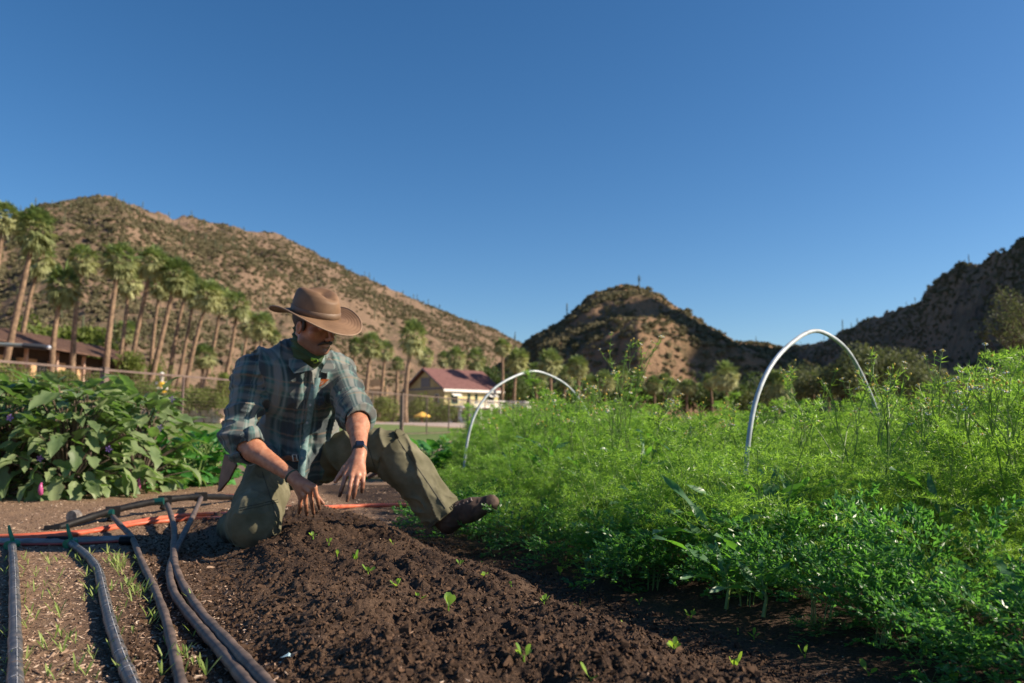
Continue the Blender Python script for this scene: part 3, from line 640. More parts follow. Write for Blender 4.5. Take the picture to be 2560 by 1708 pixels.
pts = []; rads = []; a, b = P(58, 864, 14)-c, P(116, 869, 14)-c
for k in range(25): pts.append(a.lerp(b, k/24)); rads.append(.055 if k % 2 else .040)
mb = MB(); mb.tube(pts, rads, 10); obj('ribbed_sleeve', mb.me('ribbed_sleeve', simple('black_rubber', (.015,.017,.025), None, rough=.4)), e)
mb = MB(); mb.tube([b, b+Vector((.03,0,0)), b+Vector((.06,0,0)), b+Vector((.085,0,0))], [.02,.04,.04,.015], 10); obj('end_bolt', mb.me('end_bolt', simple('bright_steel', (.7,.72,.75), None, rough=.25, metal=.6)), e)
g = P(-120, 853, 14); mb = MB(); mb.tube([(g.x-c.x, 0, -c.z), (g.x-c.x, 0, g.z-c.z+.1)], .05, 8); obj('post', mb.me('post', M['brownrail']), e)

# ------------------------------------------------------------------ steel mesh fence
e = empty('mesh_fence', (fence_x(20), 20, 0), 'brown steel garden fence with thin wire mesh and square posts', 'fence')
def fpt(y, z): return Vector((fence_x(y), y, z)) - e.location
top = 1.98; ang = -math.atan(.31)
for y_ in (12.05, 20.7, 29.35, 38.0, 46.65, 55.3, 64, 72.6):
    mb = MB(); mb.box(fpt(y_, .99), (.15,.15,2.0), rz=ang); mb.box(fpt(y_, 2.0), (.17,.17,.03), rz=ang); obj('post', mb.me('post', M['brownrail']), e)
for y_ in np.arange(14.9, 72, 2.883):
    if min(abs(y_-k) for k in (12.05, 20.7, 29.35, 38.0, 46.65, 55.3, 64)) > 1: mb = MB(); mb.box(fpt(y_, .97), (.05,.05,1.94), rz=ang); obj('line_post', mb.me('line_post', M['brownrail']), e)
for z_, h_ in ((top-.03, .055), (.08, .04)):
    mb = MB(); a, b = fpt(10, z_), fpt(75, z_); mb.box((a+b)/2, ((b-a).length, .05, h_), rz=math.atan2((b-a).y, (b-a).x)); obj('rail', mb.me('rail', M['brownrail']), e)
V = []; F = []
def strip(a, b, w):
    n = len(V); V.extend([a-w, a+w, b+w, b-w]); F.append((n, n+1, n+2, n+3))
for z_ in np.arange(.14, 1.92, .10): strip(fpt(10, z_), fpt(75, z_), Vector((0,0,.0022)))
fd = Vector((.31, 1, 0)).normalized()*.0022
for y_ in np.arange(10, 75, .095): strip(fpt(y_, .08), fpt(y_, 1.93), fd)
tag(obj('wire_mesh', mesh_data('wire_mesh', np.array([tuple(v) for v in V]), np.array(F), mats=[M['brownrail']]), e), kind='stuff')

# ------------------------------------------------------------------ arch pipes over the herb bed
def hoop(c0, c1, H, label):
    c0, c1 = Vector(c0), Vector(c1); e = empty('arch_pipe', c0, label, 'pipe arch', 'white pipe arches over the herb bed')
    W = (c1-c0); pts = []
    for k in range(49):
        t = k/48*math.pi; ct = math.cos(t); st = math.sin(t)**.72 if 0 < k < 48 else 0
        s_ = .5-.5*(abs(ct)**1.15)*(1 if ct > 0 else -1); pts.append(W*s_ + Vector((.007*math.sin(k*.5),.01*math.sin(k*.33+c0.x),H*st+.005*math.sin(k*.6))))
    mb = MB(); mb.tube(pts, .0118, 12); obj('pipe', mb.me('pipe', M['pvc'], True), e)
A0 = Vector((1.075, 3.75, 0)); A1 = Vector((2.32, 4.98, 0)); hoop(A0, A1, 1.055, 'nearer and taller white pipe arch standing in the herb bed on the right')
B0 = Vector((-.43, 7.15, 0)); B1 = Vector((.90, 8.45, 0)); hoop(B0, B1, 1.06, 'farther white pipe arch right of the kneeling man')

# ------------------------------------------------------------------ feathery herb bed (right)
def herb(seed, H=.55, stems=5, spread=.14, nf=7, fl=.25, leafl=.028, leafw=.0030, pin=8, sub=4, per=3, tri=False):
    r = np.random.default_rng(seed); P0 = []; D = []; Ln = []; Wd = []; SV = []; SF = []
    def ribbon(pts, w):
        n = len(SV); pts = np.array(pts)
        for i, p in enumerate(pts):
            a = r.uniform(0, 3.14) if False else .8; ww = w*(1-.6*i/len(pts)); SV.append(p+np.array([ww, 0, 0])); SV.append(p+np.array([-ww*.5, ww*.86, 0])); SV.append(p+np.array([-ww*.5, -ww*.86, 0]))
        for i in range(len(pts)-1):
            for k in range(3): SF.append((n+i*3+k, n+i*3+(k+1) % 3, n+(i+1)*3+(k+1) % 3, n+(i+1)*3+k))
    def frond(b, d, L):
        u = np.cross(d, [0,0,1]); u = u/max(np.linalg.norm(u), 1e-6); nrm = np.cross(u, d)
        droop = r.uniform(.1, .5); pts = [b + d*L*t + np.array([0,0,-droop*L*t*t]) for t in np.linspace(0, 1, 5)]; ribbon(pts, .0014)
        for t in np.linspace(.22, 1, pin):
            c = b + d*L*t + np.array([0,0,-droop*L*t*t]); pl = L*.42*(1-t)**.7+.012
            for sg in (-1, 1):
                pd = unit(u*sg*.85 + d*.6 + nrm*r.uniform(-.35, .45))
                for q in np.linspace(.25, 1, sub):
                    cc = c + pd*pl*q; m = per; dd = unit(pd[None]*.8 + r.normal(size=(m, 3))*(.65 if not tri else .42)*(np.array([1,1,1]) if not tri else (1-.6*np.abs(nrm))))
                    P0.append(np.repeat(cc[None], m, 0)); D.append(dd); Ln.append(r.uniform(.6, 1.3, m)*leafl*(1.1-.4*q)); Wd.append(np.full(m, leafw))
                    P0.append(c[None]); D.append(pd[None]); Ln.append(np.array([pl])); Wd.append(np.array([.0012]))
    for s in range(stems):
        a = r.uniform(0, 6.28); o = np.array([math.cos(a), math.sin(a), 0])*spread*r.uniform(0, 1)**.5; lean = np.array([math.cos(a), math.sin(a), 0])*r.uniform(.05, .35)
        h = H*r.uniform(.7, 1.12); sp_ = [o + (lean*t*t + np.array([0,0,1])*t)*h for t in np.linspace(0, 1, 6)]; ribbon(sp_, .0028)
        for k in range(nf):
            t = r.uniform(.12, 1.0); b = o + (lean*t*t + np.array([0,0,1])*t)*h; az = k*2.4+r.uniform(-.4, .4); el = r.uniform(.15, .9) if t < .85 else r.uniform(.7, 1.4)
            frond(b, np.array([math.cos(az)*math.cos(el), math.sin(az)*math.cos(el), math.sin(el)]), fl*r.uniform(.7, 1.2)*(1.1-.4*t))
    P0, D, Ln, Wd = np.concatenate(P0), np.concatenate(D), np.concatenate(Ln), np.concatenate(Wd)
    S_ = unit(np.cross(D, r.normal(size=D.shape)))
    if tri:   # flat diamond leaflets (carrot)
        a = P0; b = P0 + D*(Ln*.5)[:, None] + S_*(Wd*.9)[:, None]; c = P0 + D*Ln[:, None]; d = P0 + D*(Ln*.5)[:, None] - S_*(Wd*.9)[:, None]
        V = np.stack([a,b,c,d], 1).reshape(-1, 3); F = np.arange(len(V)).reshape(-1, 4)
    else:
        V, F = blade_tris(P0, D, Ln, Wd, S_); F = np.concatenate([F, F[:, 2:3]], 1)
    nV = len(V); V = np.concatenate([V, np.array(SV)]); FF = [tuple(f[:3]) if not tri else tuple(f) for f in F.tolist()] + [tuple(int(i)+nV for i in f) for f in SF]
    me = bpy.data.meshes.new('foliage'); me.from_pydata([tuple(v) for v in V.tolist()], [], FF); mi = np.zeros(len(FF), np.int32); mi[len(F):] = 1
    me.materials.append(M['carrot'] if tri else M['feather']); me.materials.append(M['stem']); me.polygons.foreach_set('material_index', mi); me.update(); return me
herbs = [herb(100+i) for i in range(5)]
carrots = [herb(200+i, H=.10, stems=6, spread=.03, nf=2, fl=.40, leafl=.022, leafw=.0036, pin=7, sub=5, per=4, tri=True) for i in range(3)]
pts = []; sc = []
r = np.random.default_rng(3)
for w in np.arange(1.72, 5.6, .24):
    for l in np.arange(.2, 11.8, .24):
        ww = w + r.uniform(-.09, .09); ll = l + r.uniform(-.09, .09)
        X = .903*ww - .43*ll; Y = .43*ww + .903*ll
        if Y < 1.0 or X > Y*.86+.5: continue
        if ll > 4.9 + (ww-1.75)*2.3 + r.uniform(-.3, .2): continue
        if ww < (2.12 if ll < 2.3 else 1.99) - .10*ll: continue
        if w < 2.3 and ll < 2.3 and r.random() < .2: continue
        hN = .55 + .20*float(vnoise(np.array([X*1.3]), np.array([Y*1.3]), np.array([3.])))
        h = (.39 + .17*float(sst(np.array([ww]), 2.3, 3.1)[0]))*(hN/.55)
        h *= 1 + .34*float(sst(np.array([X/Y]), .54, .68)[0])
        h *= .5+.5*float(sst(np.array([4.9 + (ww-1.75)*2.3 - ll]), 0, 2.0)[0])
        if Y < 2.6: h *= .78
        pts.append((X, Y, -.01)); sc.append(h/.60*r.uniform(.82, 1.15))
n = len(pts); rots = zrot(n, .10)
scl = np.array(sc)[:, None]*np.array([[1.15, 1.15, 1.0]])*r.uniform(.82, 1.2, (n, 1))
scatter('herb_thicket', pts, rots, scl, herbs, 'dense bright green feathery dill and chamomile foliage filling the right bed', 'herbs')
print('herb clumps', n)
# carrot plants along the front edge
k = 0; cl = 'feathery carrot plant leaning out of the shaded front edge of the herb bed'
for l in np.arange(.75, 4.35, .2):
    for row_ in range(2 if l < 2.6 else 1):
        if l > 2.6 and rnd.random() < .45: continue
        ww = 1.97 - .10*l + row_*.2 + rnd.uniform(-.06, .06); ll = l + rnd.uniform(-.05, .05); X = .903*ww - .43*ll; Y = .43*ww + .903*ll
        z = float(near_h(np.array([X]), np.array([Y]), False)[0][0])
        e = empty('carrot_plant', (X, Y, z), cl, 'carrot plant', 'carrot plants on the edge of the herb bed')
        obj('foliage', carrots[k % 3], e, (0, 0, 0), (rnd.uniform(-.1,.1), rnd.uniform(-.25,-.05), rnd.uniform(0, 6.28)), rnd.uniform(.85, 1.25)*(1 if row_ else .85)); k += 1
for px, py, s_, lb in ((2065,1588,.42,'small flat carrot seedling lying alone on the shaded path'), (2380,1640,.4,'little carrot top on the shaded path near the right corner'), (2480,1665,.45,'low carrot top nearest the bottom right corner')):
    g = G(px, py, -.03); e = empty('carrot_plant', g, lb, 'carrot plant', 'carrot plants on the edge of the herb bed'); obj('foliage', carrots[k % 3], e, None, (0, 0, k*1.3), (s_, s_, s_*.5)); k += 1
# long bladed plants
def blade_mesh(L, Wd, seed, wav=.012):
    r = random.Random(seed); V = []; F = []; n = 9
    for i in range(n+1):
        t = i/n; w = Wd*math.sin(math.pi*min(1, t*.92+.06))**.8*.5; y = L*t; z = -L*.35*t*t; zz = wav*math.sin(t*11+seed)
        V += [(-w, y, z+w*.35+zz), (0, y, z), (w, y, z+w*.35-zz)]
    for i in range(n):
        a = i*3; F += [(a,a+1,a+4,a+3),(a+1,a+2,a+5,a+4)]
    return mesh_data('leaf', np.array(V), np.array(F), True, [M['blade']])
blades = [blade_mesh(.30, .034, k) for k in range(3)]
def blade_plant(px, py, Y, nl, s_, label):
    X = (px-1280)/FPX*Y; zt = P(px, py, Y).z; e = empty('long_leaved_plant', (X, Y, 0), label, 'leafy plant', 'long leaved plants among the herbs')
    mb = MB(); mb.tube([(0,0,0),(.01,.0,zt*.5),(0,0,zt)], [.006,.005,.004], 6); obj('stem', mb.me('stem', M['stem']), e)
    for k in range(nl):
        t = .45+.55*k/nl; az = k*2.4+rnd.uniform(-.3,.3); el = rnd.uniform(.5, 1.25)
        obj('leaf', blades[k % 3], e, (0,0,zt*t), Euler((el, rnd.uniform(-.4,.4), az), 'XYZ'), s_*rnd.uniform(.7, 1.15))
for a in ((1835,1300,2.9,12,.95,'clump of grey green strap leaves left of the near arch foot'), (1915,1270,3.1,14,1.0,'bright green strap leaved clump at the foot of the near arch'), (1770,1330,2.75,9,.8,'low strap leaved plant catching light at its tips'),
          (1600,1160,4.2,9,1.0,'upright grassy leaved plant in the middle of the herb bed'), (1370,1120,4.8,7,1.0,'pale pointed leaves rising between the arches left of centre'), (1700,1150,4.3,7,.9,'fan of glossy leaves at the top of the herb bed'),
          (1890,1450,2.35,7,.75,'blue green drooping leaves at the shaded front right of the arch foot'), (1800,1420,2.45,6,.7,'hanging narrow leaves at the shaded edge of the herbs'), (1480,1200,4.1,8,.8,'tuft of bright blades above the toe of the boot'), (1290,1170,4.9,7,.8,'small bladed plant at the left part of the herb bed'), (1980,1230,3.3,9,.9,'bladed plant just right of the near arch foot'), (1660,1270,3.3,8,.8,'half hidden strap leaves low in the herbs left of centre'), (2150,1330,2.7,8,.75,'glossy strap leaves below the right leg of the near arch'), (2330,1250,2.8,7,.8,'bladed plant under the daisy stems at the right'), (2540,1500,2.0,6,.85,'broad blue green leaves at the right edge near the path')):
    blade_plant(*a)
# tall flowering stems
def flower_stem(px, py, Y, label, lean=0.0, seed=0, dx=0):
    r = random.Random(seed); X = (px-1280)/FPX*Y; zt = P(px, py, Y).z; e = empty('flowering_stem', (X-lean*zt, Y, 0), label, 'flower stem', 'tall flowering herb stems')
    mb = MB(); V = []
    def br(p, d, L, rad, dep):
        q = p+d*L; m_ = p+d*L*.5+Vector((r.uniform(-.01,.01), 0, 0)); mb.tube([p, m_, q], [rad, rad*.85, rad*.7], 5, False)
        for _ in range(3):
            t = r.uniform(.2, .95); b = p+d*L*t
            for _ in range(3): V.append((b, Vector((r.uniform(-1,1), r.uniform(-1,1), r.uniform(-.2,1))).normalized()*r.uniform(.02,.05)))
        if dep == 0:
            rr = r.uniform(.005, .0085); n_ = 8; f = r.random()
            ye = MB(); ye.tube([q-d*.002, q+d*.004, q+d*.008], [.003, .0052, .002], 7); fl = MB()
            if f < .55:
                a = d.cross(Vector((0,1,.1))).normalized(); b = d.cross(a)
                for k in range(n_):
                    t = k*2*math.pi/n_; v = a*math.cos(t)+b*math.sin(t); s_ = a*math.cos(t+1.57)+b*math.sin(t+1.57); c0 = q+d*.004
                    fl.add([c0+v*.004, c0+v*.009+s_*.0025, c0+v*(rr+.006)-d*.004, c0+v*.009-s_*.0025], [(0,1,2,3)])
            b_ = obj('flower' if fl.V else 'bud', ye.me('flower', M['yellow']), e)
            if fl.V: obj('petals', fl.me('petals', M['white_petal']), b_)
            return
        for k in range(r.choice((2, 3))):
            dd = (d + Vector((r.uniform(-.55,.55), r.uniform(-.55,.55), r.uniform(.0,.35)))).normalized(); br(p+d*L*r.uniform(.6, 1), dd, L*r.uniform(.5,.75), rad*.72, dep-1)
    d0 = Vector((lean, 0, 1)).normalized(); br(Vector((0,0,0)), d0, zt*.52, .0045, 3)
    P0 = np.array([tuple(a) for a, b in V]); Dv = np.array([tuple(b) for a, b in V]); Ln = np.linalg.norm(Dv, axis=1); Dv = unit(Dv)
    VV, FF = blade_tris(P0, Dv, Ln, np.full(len(Ln), .0035), unit(np.cross(Dv, rng.normal(size=Dv.shape))))
    obj('stem', mb.me('stem', M['stem']), e); obj('foliage', mesh_data('foliage', VV, FF, mats=[M['feather']]), e)
for i, a in enumerate(((1510,865,4.6,'tallest flowering stem right of the far arch, reaching above the palms',-.25), (1600,885,4.7,'tall branching stem with pale seed heads right of the tallest one',.15), (1545,905,4.8,'wiry stem with a nodding seed head between the two tallest stems',-.1), (1640,960,4.5,'loose flowering stem right of the branching tall one',.12), (1440,985,4.9,'forked flowering stem above the bladed leaves',.05), (1750,985,4.3,'pale seed stem left of the near arch top',-.1), (2440,900,3.0,'tallest daisy stem near the right edge',.05), (1560,930,4.4,'thick pale stem crossing in the middle of the tall flowers',.1),
    (1480,960,5.0,'flowering stem just right of the far arch leg',.0), (1300,985,5.4,'short flowering stem inside the far arch at its left',.0), (1350,990,5.2,'white flowered stem inside the far arch',.05), (1410,1000,5.0,'yellow green flowering stem inside the far arch at the right',.0), (1250,1010,5.8,'thin flowering stem near the left leg of the far arch',-.05),
    (2065,945,3.6,'stem with open daisies under the near arch',-.1), (2130,965,3.5,'slim stem crossing the right leg of the near arch',.05), (2230,935,3.3,'daisy stem right of the near arch',.1), (2330,920,3.2,'tall pale branching stem with white flowers right of the arch',.12), (2390,930,3.1,'daisy topped stem second from the right',.1), (2290,980,3.2,'curved flowering stem between daisies right of the arch',-.1),
    (2180,985,3.5,'short daisy stem beside the right arch leg',.05), (1850,1000,4.4,'small flowering stem left of the near arch',.0), (1780,1010,4.4,'flowering stem tip between the two arches',.05), (1680,1030,4.5,'low flowering stem between the two arches',.0), (2530,935,2.9,'tall dark green leafy stem at the right edge',.0), (2480,970,2.9,'flowering stem close to the right edge',-.05), (1960,985,4.2,'thin stem with buds inside the near arch',.0), (2020,1000,4.0,'pale bent stem inside the near arch',.1))):
    flower_stem(*a, seed=i+40)

# ------------------------------------------------------------------ eggplant bushes (left)
def egg_leaf(seed):
    r = random.Random(seed); pts = [(0,0),(.10,.06),(.20,.20),(.17,.34),(.26,.46),(.18,.60),(.17,.72),(.09,.86),(0,1.0)]
    V = []; F = []; n = len(pts)
    for i, (x, y) in enumerate(pts):
        z = -.38*y*y + .05*math.sin(y*7+seed); x *= r.uniform(.85, 1.15)
        V += [(-x, y, z+x*.30+.02*math.sin(i*2.1+seed)), (-x*.5, y, z+x*.22), (0, y, z-.01), (x*.5, y, z+x*.22), (x, y, z+x*.30+.02*math.cos(i*2.3+seed))]
    for i in range(n-1):
        for k in range(4): a = i*5+k; F.append((a, a+1, a+6, a+5))
    return mesh_data('leaf', np.array(V), np.array(F), True, [M['eggleaf']])
eggl = [egg_leaf(k) for k in range(4)]
PUR = simple('purple_petal', (.28,.16,.42), None, rough=.6); PINK = simple('pink_eggplant', (.42,.08,.22), None, rough=.25)
def leafy(name, X, Y, rx, ry, H, n, pool, size, label, cat, group, z0=0, seed=0, droop=(.2, 1.1), low=.0, stemat=None):
    r = random.Random(seed); e = empty(name, (X, Y, z0), label, cat, group); st = MB()
    for k in range(n):
        az = r.uniform(0, 6.283); q = r.random()**.55; hh = low + (1-low)*r.random(); prof = math.sqrt(max(0.05, 1-(max(0, hh-.35)/.68)**2)); q = max(q, .55) if r.random() < .75 else q
        p = Vector((math.cos(az)*rx*q*prof, math.sin(az)*ry*q*prof, H*hh))
        out = Vector((math.cos(az), math.sin(az), 0)); el = -r.uniform(*droop)+hh*.9
        yv = (out*math.cos(el) + Vector((0,0,1))*math.sin(el)).normalized(); xv = yv.cross(Vector((0,0,1))).normalized(); zv = xv.cross(yv)
        rt = Matrix((xv, yv, zv)).transposed().to_4x4() @ Matrix.Rotation(r.uniform(-.5,.5), 4, 'Y')
        o = obj('leaf', r.choice(pool), e, p, rt.to_euler(), size*r.uniform(.6, 1.2))
        if k % 3 == 0: st.tube([(p.x*.15, p.y*.15, p.z*.3), (p.x*.55, p.y*.55, p.z*.75), p], [.008, .006, .003], 4, False)
    for k in range(5): st.tube([(0,0,-.02), (r.uniform(-.3,.3)*rx, r.uniform(-.3,.3)*ry, H*.5), (r.uniform(-.5,.5)*rx, r.uniform(-.5,.5)*ry, H*.9)], [.012,.010,.005], 5, False)
    obj('stem', st.me('stem', stemat or M['bark']), e); return e
eg = 'eggplant bushes at the left'
EG = [(-4.5,6.3,.62,.6,.84,260,'eggplant bush cut off by the left edge'), (-3.9,6.2,.58,.55,.84,270,'second eggplant bush from the left, with a pink fruit'), (-3.42,6.2,.55,.5,.86,270,'eggplant bush below the left thick fence post'), (-3.12,6.75,.42,.45,.80,200,'right end eggplant bush beside the green leafy rows'),
      (-4.6,7.4,.8,.6,.92,160,'eggplant bush behind the left edge one'), (-3.85,7.4,.7,.6,.88,160,'eggplant bush in the back row')]
for i, (X, Y, rx, ry, H, n, lb) in enumerate(EG):
    e = leafy('eggplant_bush', X, Y, rx, ry, H, int(n*1.0), eggl, .225, lb, 'eggplant', eg, 0, 300+i, (-.25, 1.05))
    if i < 4:
        for k in range(3):
            a = rnd.uniform(3.4, 5.9); p = (math.cos(a)*rx*.98, math.sin(a)*ry*.98, H*rnd.uniform(.3, .95)); mb = MB()
            for j in range(5): t = j*1.256; mb.add([(0,0,0), (.02*math.cos(t-.4),-.005,.02*math.sin(t-.4)), (.03*math.cos(t),0,.03*math.sin(t)), (.02*math.cos(t+.4),-.005,.02*math.sin(t+.4))], [(0,1,2,3)])
            obj('flower', mb.me('flower', PUR), e, p)
        mb = MB(); mb.tube([(0,0,0),(0,-.01,-.02),(0,-.01,-.05),(0,0,-.08),(0,0,-.09)], [.005,.012,.018,.014,.004], 10); a = 4.7+.3*i-.4; obj('fruit', mb.me('fruit', PINK, True), e, (math.cos(a)*rx*.95, math.sin(a)*ry*1.02, H*(.55 if i == 1 else .16)))
def round_leaf(seed):
    r = random.Random(seed); V = []; F = []; n = 7
    for i in range(n+1):
        t = i/n; w = .36*math.sin(math.pi*min(1, .1+t*.9))**.7; z = -.2*t*t
        for j in range(5): s_ = (j-2)/2; V.append((w*s_, t, z+abs(s_)*w*.25+.03*math.sin(i*2.6+j*3+seed)))
    for i in range(n):
        for k in range(4): a = i*5+k; F.append((a, a+1, a+6, a+5))
    return mesh_data('leaf', np.array(V), np.array(F), True, [M['chard']])
rl = [round_leaf(k) for k in range(3)]
gg = 'round leaved green vegetables behind the man'
for i, (px, py, Y, rx, H, n, lb) in enumerate(((430,1225,7.2,.34,.42,70,'leafy green vegetable right beside the eggplants'), (500,1215,7.4,.34,.44,80,'leafy green vegetable left of the kneeling man'), (545,1210,7.7,.3,.42,60,'leafy green vegetable touching the trouser leg of the man'), (455,1160,8.8,.42,.42,60,'leafy green vegetable in the second row behind'), (530,1160,9.0,.4,.42,60,'second row leafy vegetable near the sleeve'),
    (1065,1185,8.0,.34,.30,55,'low bright green vegetable right of the raised knee'), (1105,1190,8.2,.34,.30,55,'low green vegetable where the herb bed begins'), (1075,1150,10.5,.5,.28,55,'low vegetable row behind the raised knee'), (1130,1140,11.5,.5,.3,50,'low vegetable near the left leg of the far arch'), (890,1185,8.4,.35,.22,40,'low greens under the bent knee'))):
    X = (px-1280)/FPX*Y; leafy('leafy_vegetable', X, Y, rx, rx, H, int(n*1.4), rl, .135, lb, 'vegetable', gg, 0, 500+i, (-.3, .7), 0, M['stem'])

# ------------------------------------------------------------------ lettuce seedlings on the tilled bed
def spoon(seed, L=.034, Wd=.020):
    r = random.Random(seed); V = []; F = []; prof = [.06,.08,.12,.45,.85,1.0,.85,.4]
    for i, w in enumerate(prof):
        t = i/7; V += [(-w*Wd/2, L*t, .25*L*t*t+.12*w*Wd), (0, L*t, .25*L*t*t), (w*Wd/2, L*t, .25*L*t*t+.12*w*Wd)]
    for i in range(7): a = i*3; F += [(a,a+1,a+4,a+3),(a+1,a+2,a+5,a+4)]
    return mesh_data('leaf', np.array(V), np.array(F), True, [M['lettuce']])
spoons = [spoon(0), spoon(1, .042, .018), spoon(2, .030, .022)]
def near_z(x, y): return float(near_h(np.array([float(x)]), np.array([float(y)]))[0][0])
def gpt(px, py):
    g = G(px, py, 0)
    for _ in range(8): g = G(px, py, near_z(g.x, g.y))
    return g
SEED = [(753,1325,3,.9,'closest to the knee of the man'),(783,1345,3,.9,'second in line from the knee of the man'),(822,1362,3,1,'short broad one, third in line from the knee'),(843,1392,2,1.3,'pale upright one left of centre back'),(886,1408,3,1.3,'tall pale one in the left planting line'),
 (920,1434,4,1.1,'spreading bright one in the left planting line'),(992,1470,4,1,'flat one in the middle of the left line'),(1046,1502,3,1.1,'two broad leaves, left line near a hollow'),(1121,1525,3,1.6,'tallest upright one at the edge of the hollow'),(1149,1415,3,.9,'in the second line, farthest back'),(1212,1446,4,.9,'bright round leaved one in the second line'),
 (1278,1468,1,.9,'single round leaf in the second line'),(1192,1580,2,1.1,'pale curled one below the hollow'),(1310,1648,4,1.1,'open leaved one near the bottom middle'),(1360,1510,4,1.1,'dark and bright leaved one beside a small shade patch'),(1400,1438,3,1.4,'large tilted one at the right shade line'),(1446,1532,2,1.3,'round lime green one in the middle right'),
 (1560,1572,3,1,'two small leaves on the right part of the bed'),(1598,1512,2,.9,'small lime one at the right shade line'),(1728,1545,4,1.1,'standing in the shade beside the carrots'),(1685,1628,5,1.2,'three spread leaves on the right slope of the bed'),(1838,1675,5,1.4,'large notched lime one at the bottom right'),(1885,1598,3,1.2,'lying sideways in the shade'),
 (1845,1587,1,.7,'tiny one just left of the sideways one'),(2172,1690,2,1.5,'big round leaf near the bottom right corner'),(2385,1706,2,1.6,'leaf cut by the bottom edge at the right'),(2012,1645,2,1.4,'thin two bladed one on the shaded edge'),(1478,1704,2,1.2,'cut by the bottom edge at the middle'),(982,1362,2,.7,'tiny one far back on the bed')]
for i, (px, py, n, s_, lb) in enumerate(SEED):
    g = gpt(px, py); r = random.Random(i+900); e = empty('lettuce_seedling', g, 'yellow green lettuce seedling, ' + lb, 'seedling', 'lettuce seedlings set out on the dark bed')
    mb = MB(); mb.tube([(0,0,-.005),(0,0,.006*s_)], [.0025,.002], 6); obj('stalk', mb.me('stalk', M['lettuce']), e)
    a0 = r.uniform(0, 6.28)
    for k in range(n): obj('leaf', spoons[(i+k) % 3], e, (0,0,.004), (r.uniform(.15, 1.2) if n > 1 else 1.2, r.uniform(-.3,.3), a0+k*6.283/n+r.uniform(-.5,.5)), s_*.66*r.uniform(.7, 1.15))
# thin sprouts between the drip tubes
def sprout_mesh(seed, nb=3):
    r = random.Random(seed); V = []; F = []
    for b in range(nb):
        az = b*2.2+r.uniform(-.5,.5); L = r.uniform(.022,.045); lean = r.uniform(.25,.9); w = .0022
        d = Vector((math.cos(az)*lean, math.sin(az)*lean, 1)).normalized(); s_ = d.cross(Vector((0,0,1))).normalized()*w; n = len(V)
        for t, k in ((0,.5),(.4,.9),(.75,1),(1,.1)): c = d*L*t + Vector((math.cos(az),math.sin(az),0))*L*.25*t*t; V += [c-s_*k, c+s_*k]
        F += [(n,n+1,n+3,n+2),(n+2,n+3,n+5,n+4),(n+4,n+5,n+7,n+6)]
    return mesh_data('sprout', np.array([tuple(v) for v in V]), np.array(F), False, [M['sprout']])
spr = [sprout_mesh(k, 2+k % 3) for k in range(6)]
SP = [(10,1405),(12,1435),(60,1400),(70,1412),(62,1425),(108,1392),(120,1400),(125,1412),(142,1405),(118,1430),(190,1400),(205,1410),(212,1420),(150,1440),(164,1398),(225,1392),(190,1382),(70,1470),(62,1490),(85,1480),(60,1510),(135,1478),(150,1470),(132,1498),(128,1530),(150,1535),(215,1445),(212,1470),(222,1478),(240,1485),(235,1500),
 (320,1470),(335,1480),(345,1492),(325,1455),(350,1475),(330,1505),(375,1510),(385,1550),(390,1560),(372,1565),(368,1545),(60,1565),(68,1572),(150,1545),(12,1660),(18,1690),(65,1650),(60,1670),(62,1690),(190,1680),(215,1640),(225,1630),(215,1690),(240,1700),(172,1600),(188,1610),(20,1600),(15,1580),(460,1640),(470,1650),(455,1660),(485,1665),(500,1670),(535,1620),(515,1690),(290,1530),(293,1560),(300,1595),(262,1555)]
for _ in range(40): SP.append((rnd.choice((110,140,60,220,300,320,340,400,470))+rnd.uniform(-22,22), rnd.uniform(1400,1706)))
for cx, cy, n in ((300,1412,26),(285,1400,8),(335,1482,10)):
    for _ in range(n): SP.append((cx+rnd.gauss(0,14), cy+rnd.gauss(0,9)))
for i, (px, py) in enumerate(SP):
    g = gpt(px, py); tag(obj('sprout', spr[i % 6], None, g, (0,0,rnd.uniform(0,6.28)), rnd.uniform(.6, 1.15)), 'thin pale green sprout in the wood chip mulch between the drip tubes', 'sprout', 'sprouts between the drip tubes')

# ------------------------------------------------------------------ soil crumbs and wood chips (stuff)
def crumb(seed):
    r = np.random.default_rng(seed); V = unit(r.normal(size=(9, 3)))*r.uniform(.6, 1.1, (9, 1)); import bmesh
    bm = bmesh.new(); [bm.verts.new(v) for v in V]; bmesh.ops.convex_hull(bm, input=bm.verts); me = bpy.data.meshes.new('crumb'); bm.to_mesh(me); bm.free(); return me
cm = simple('soil_crumb', (.024,.014,.009), (.115,.068,.042), 60, .95, coord='pos', spec=.2); chm, nt, bs, out = newmat('wood_chip')
oi = N(nt, 'ShaderNodeObjectInfo'); nt.links.new(ramp(nt, oi.outputs['Random'], [(0, (.05,.028,.018)), (.45, (.20,.12,.078)), (.8, (.38,.26,.18)), (1, (.56,.43,.32))]), bs.inputs['Base Color']); bs.inputs['Roughness'].default_value = .9
crs = [crumb(k) for k in range(4)]; [m_.materials.append(cm) for m_ in crs]
chs = []
for k in range(4):
    m_ = crumb(20+k); v = np.empty(len(m_.vertices)*3, np.float32); m_.vertices.foreach_get('co', v); v = v.reshape(-1, 3)*np.array([1, .42, .2]); m_.vertices.foreach_set('co', v.ravel()); m_.materials.append(chm); m_.update(); chs.append(m_)
def ground_pts(n, x0, x1, y0, y1, f):
    y = y0*np.exp(rng.random(n)*math.log(y1/y0)); x = rng.uniform(x0, x1, n)*y; w, l = bed_wl(x, y); k = f(w, l, x, y); x, y = x[k], y[k]; z = near_h(x, y)[0]; return np.stack([x, y, z], 1)
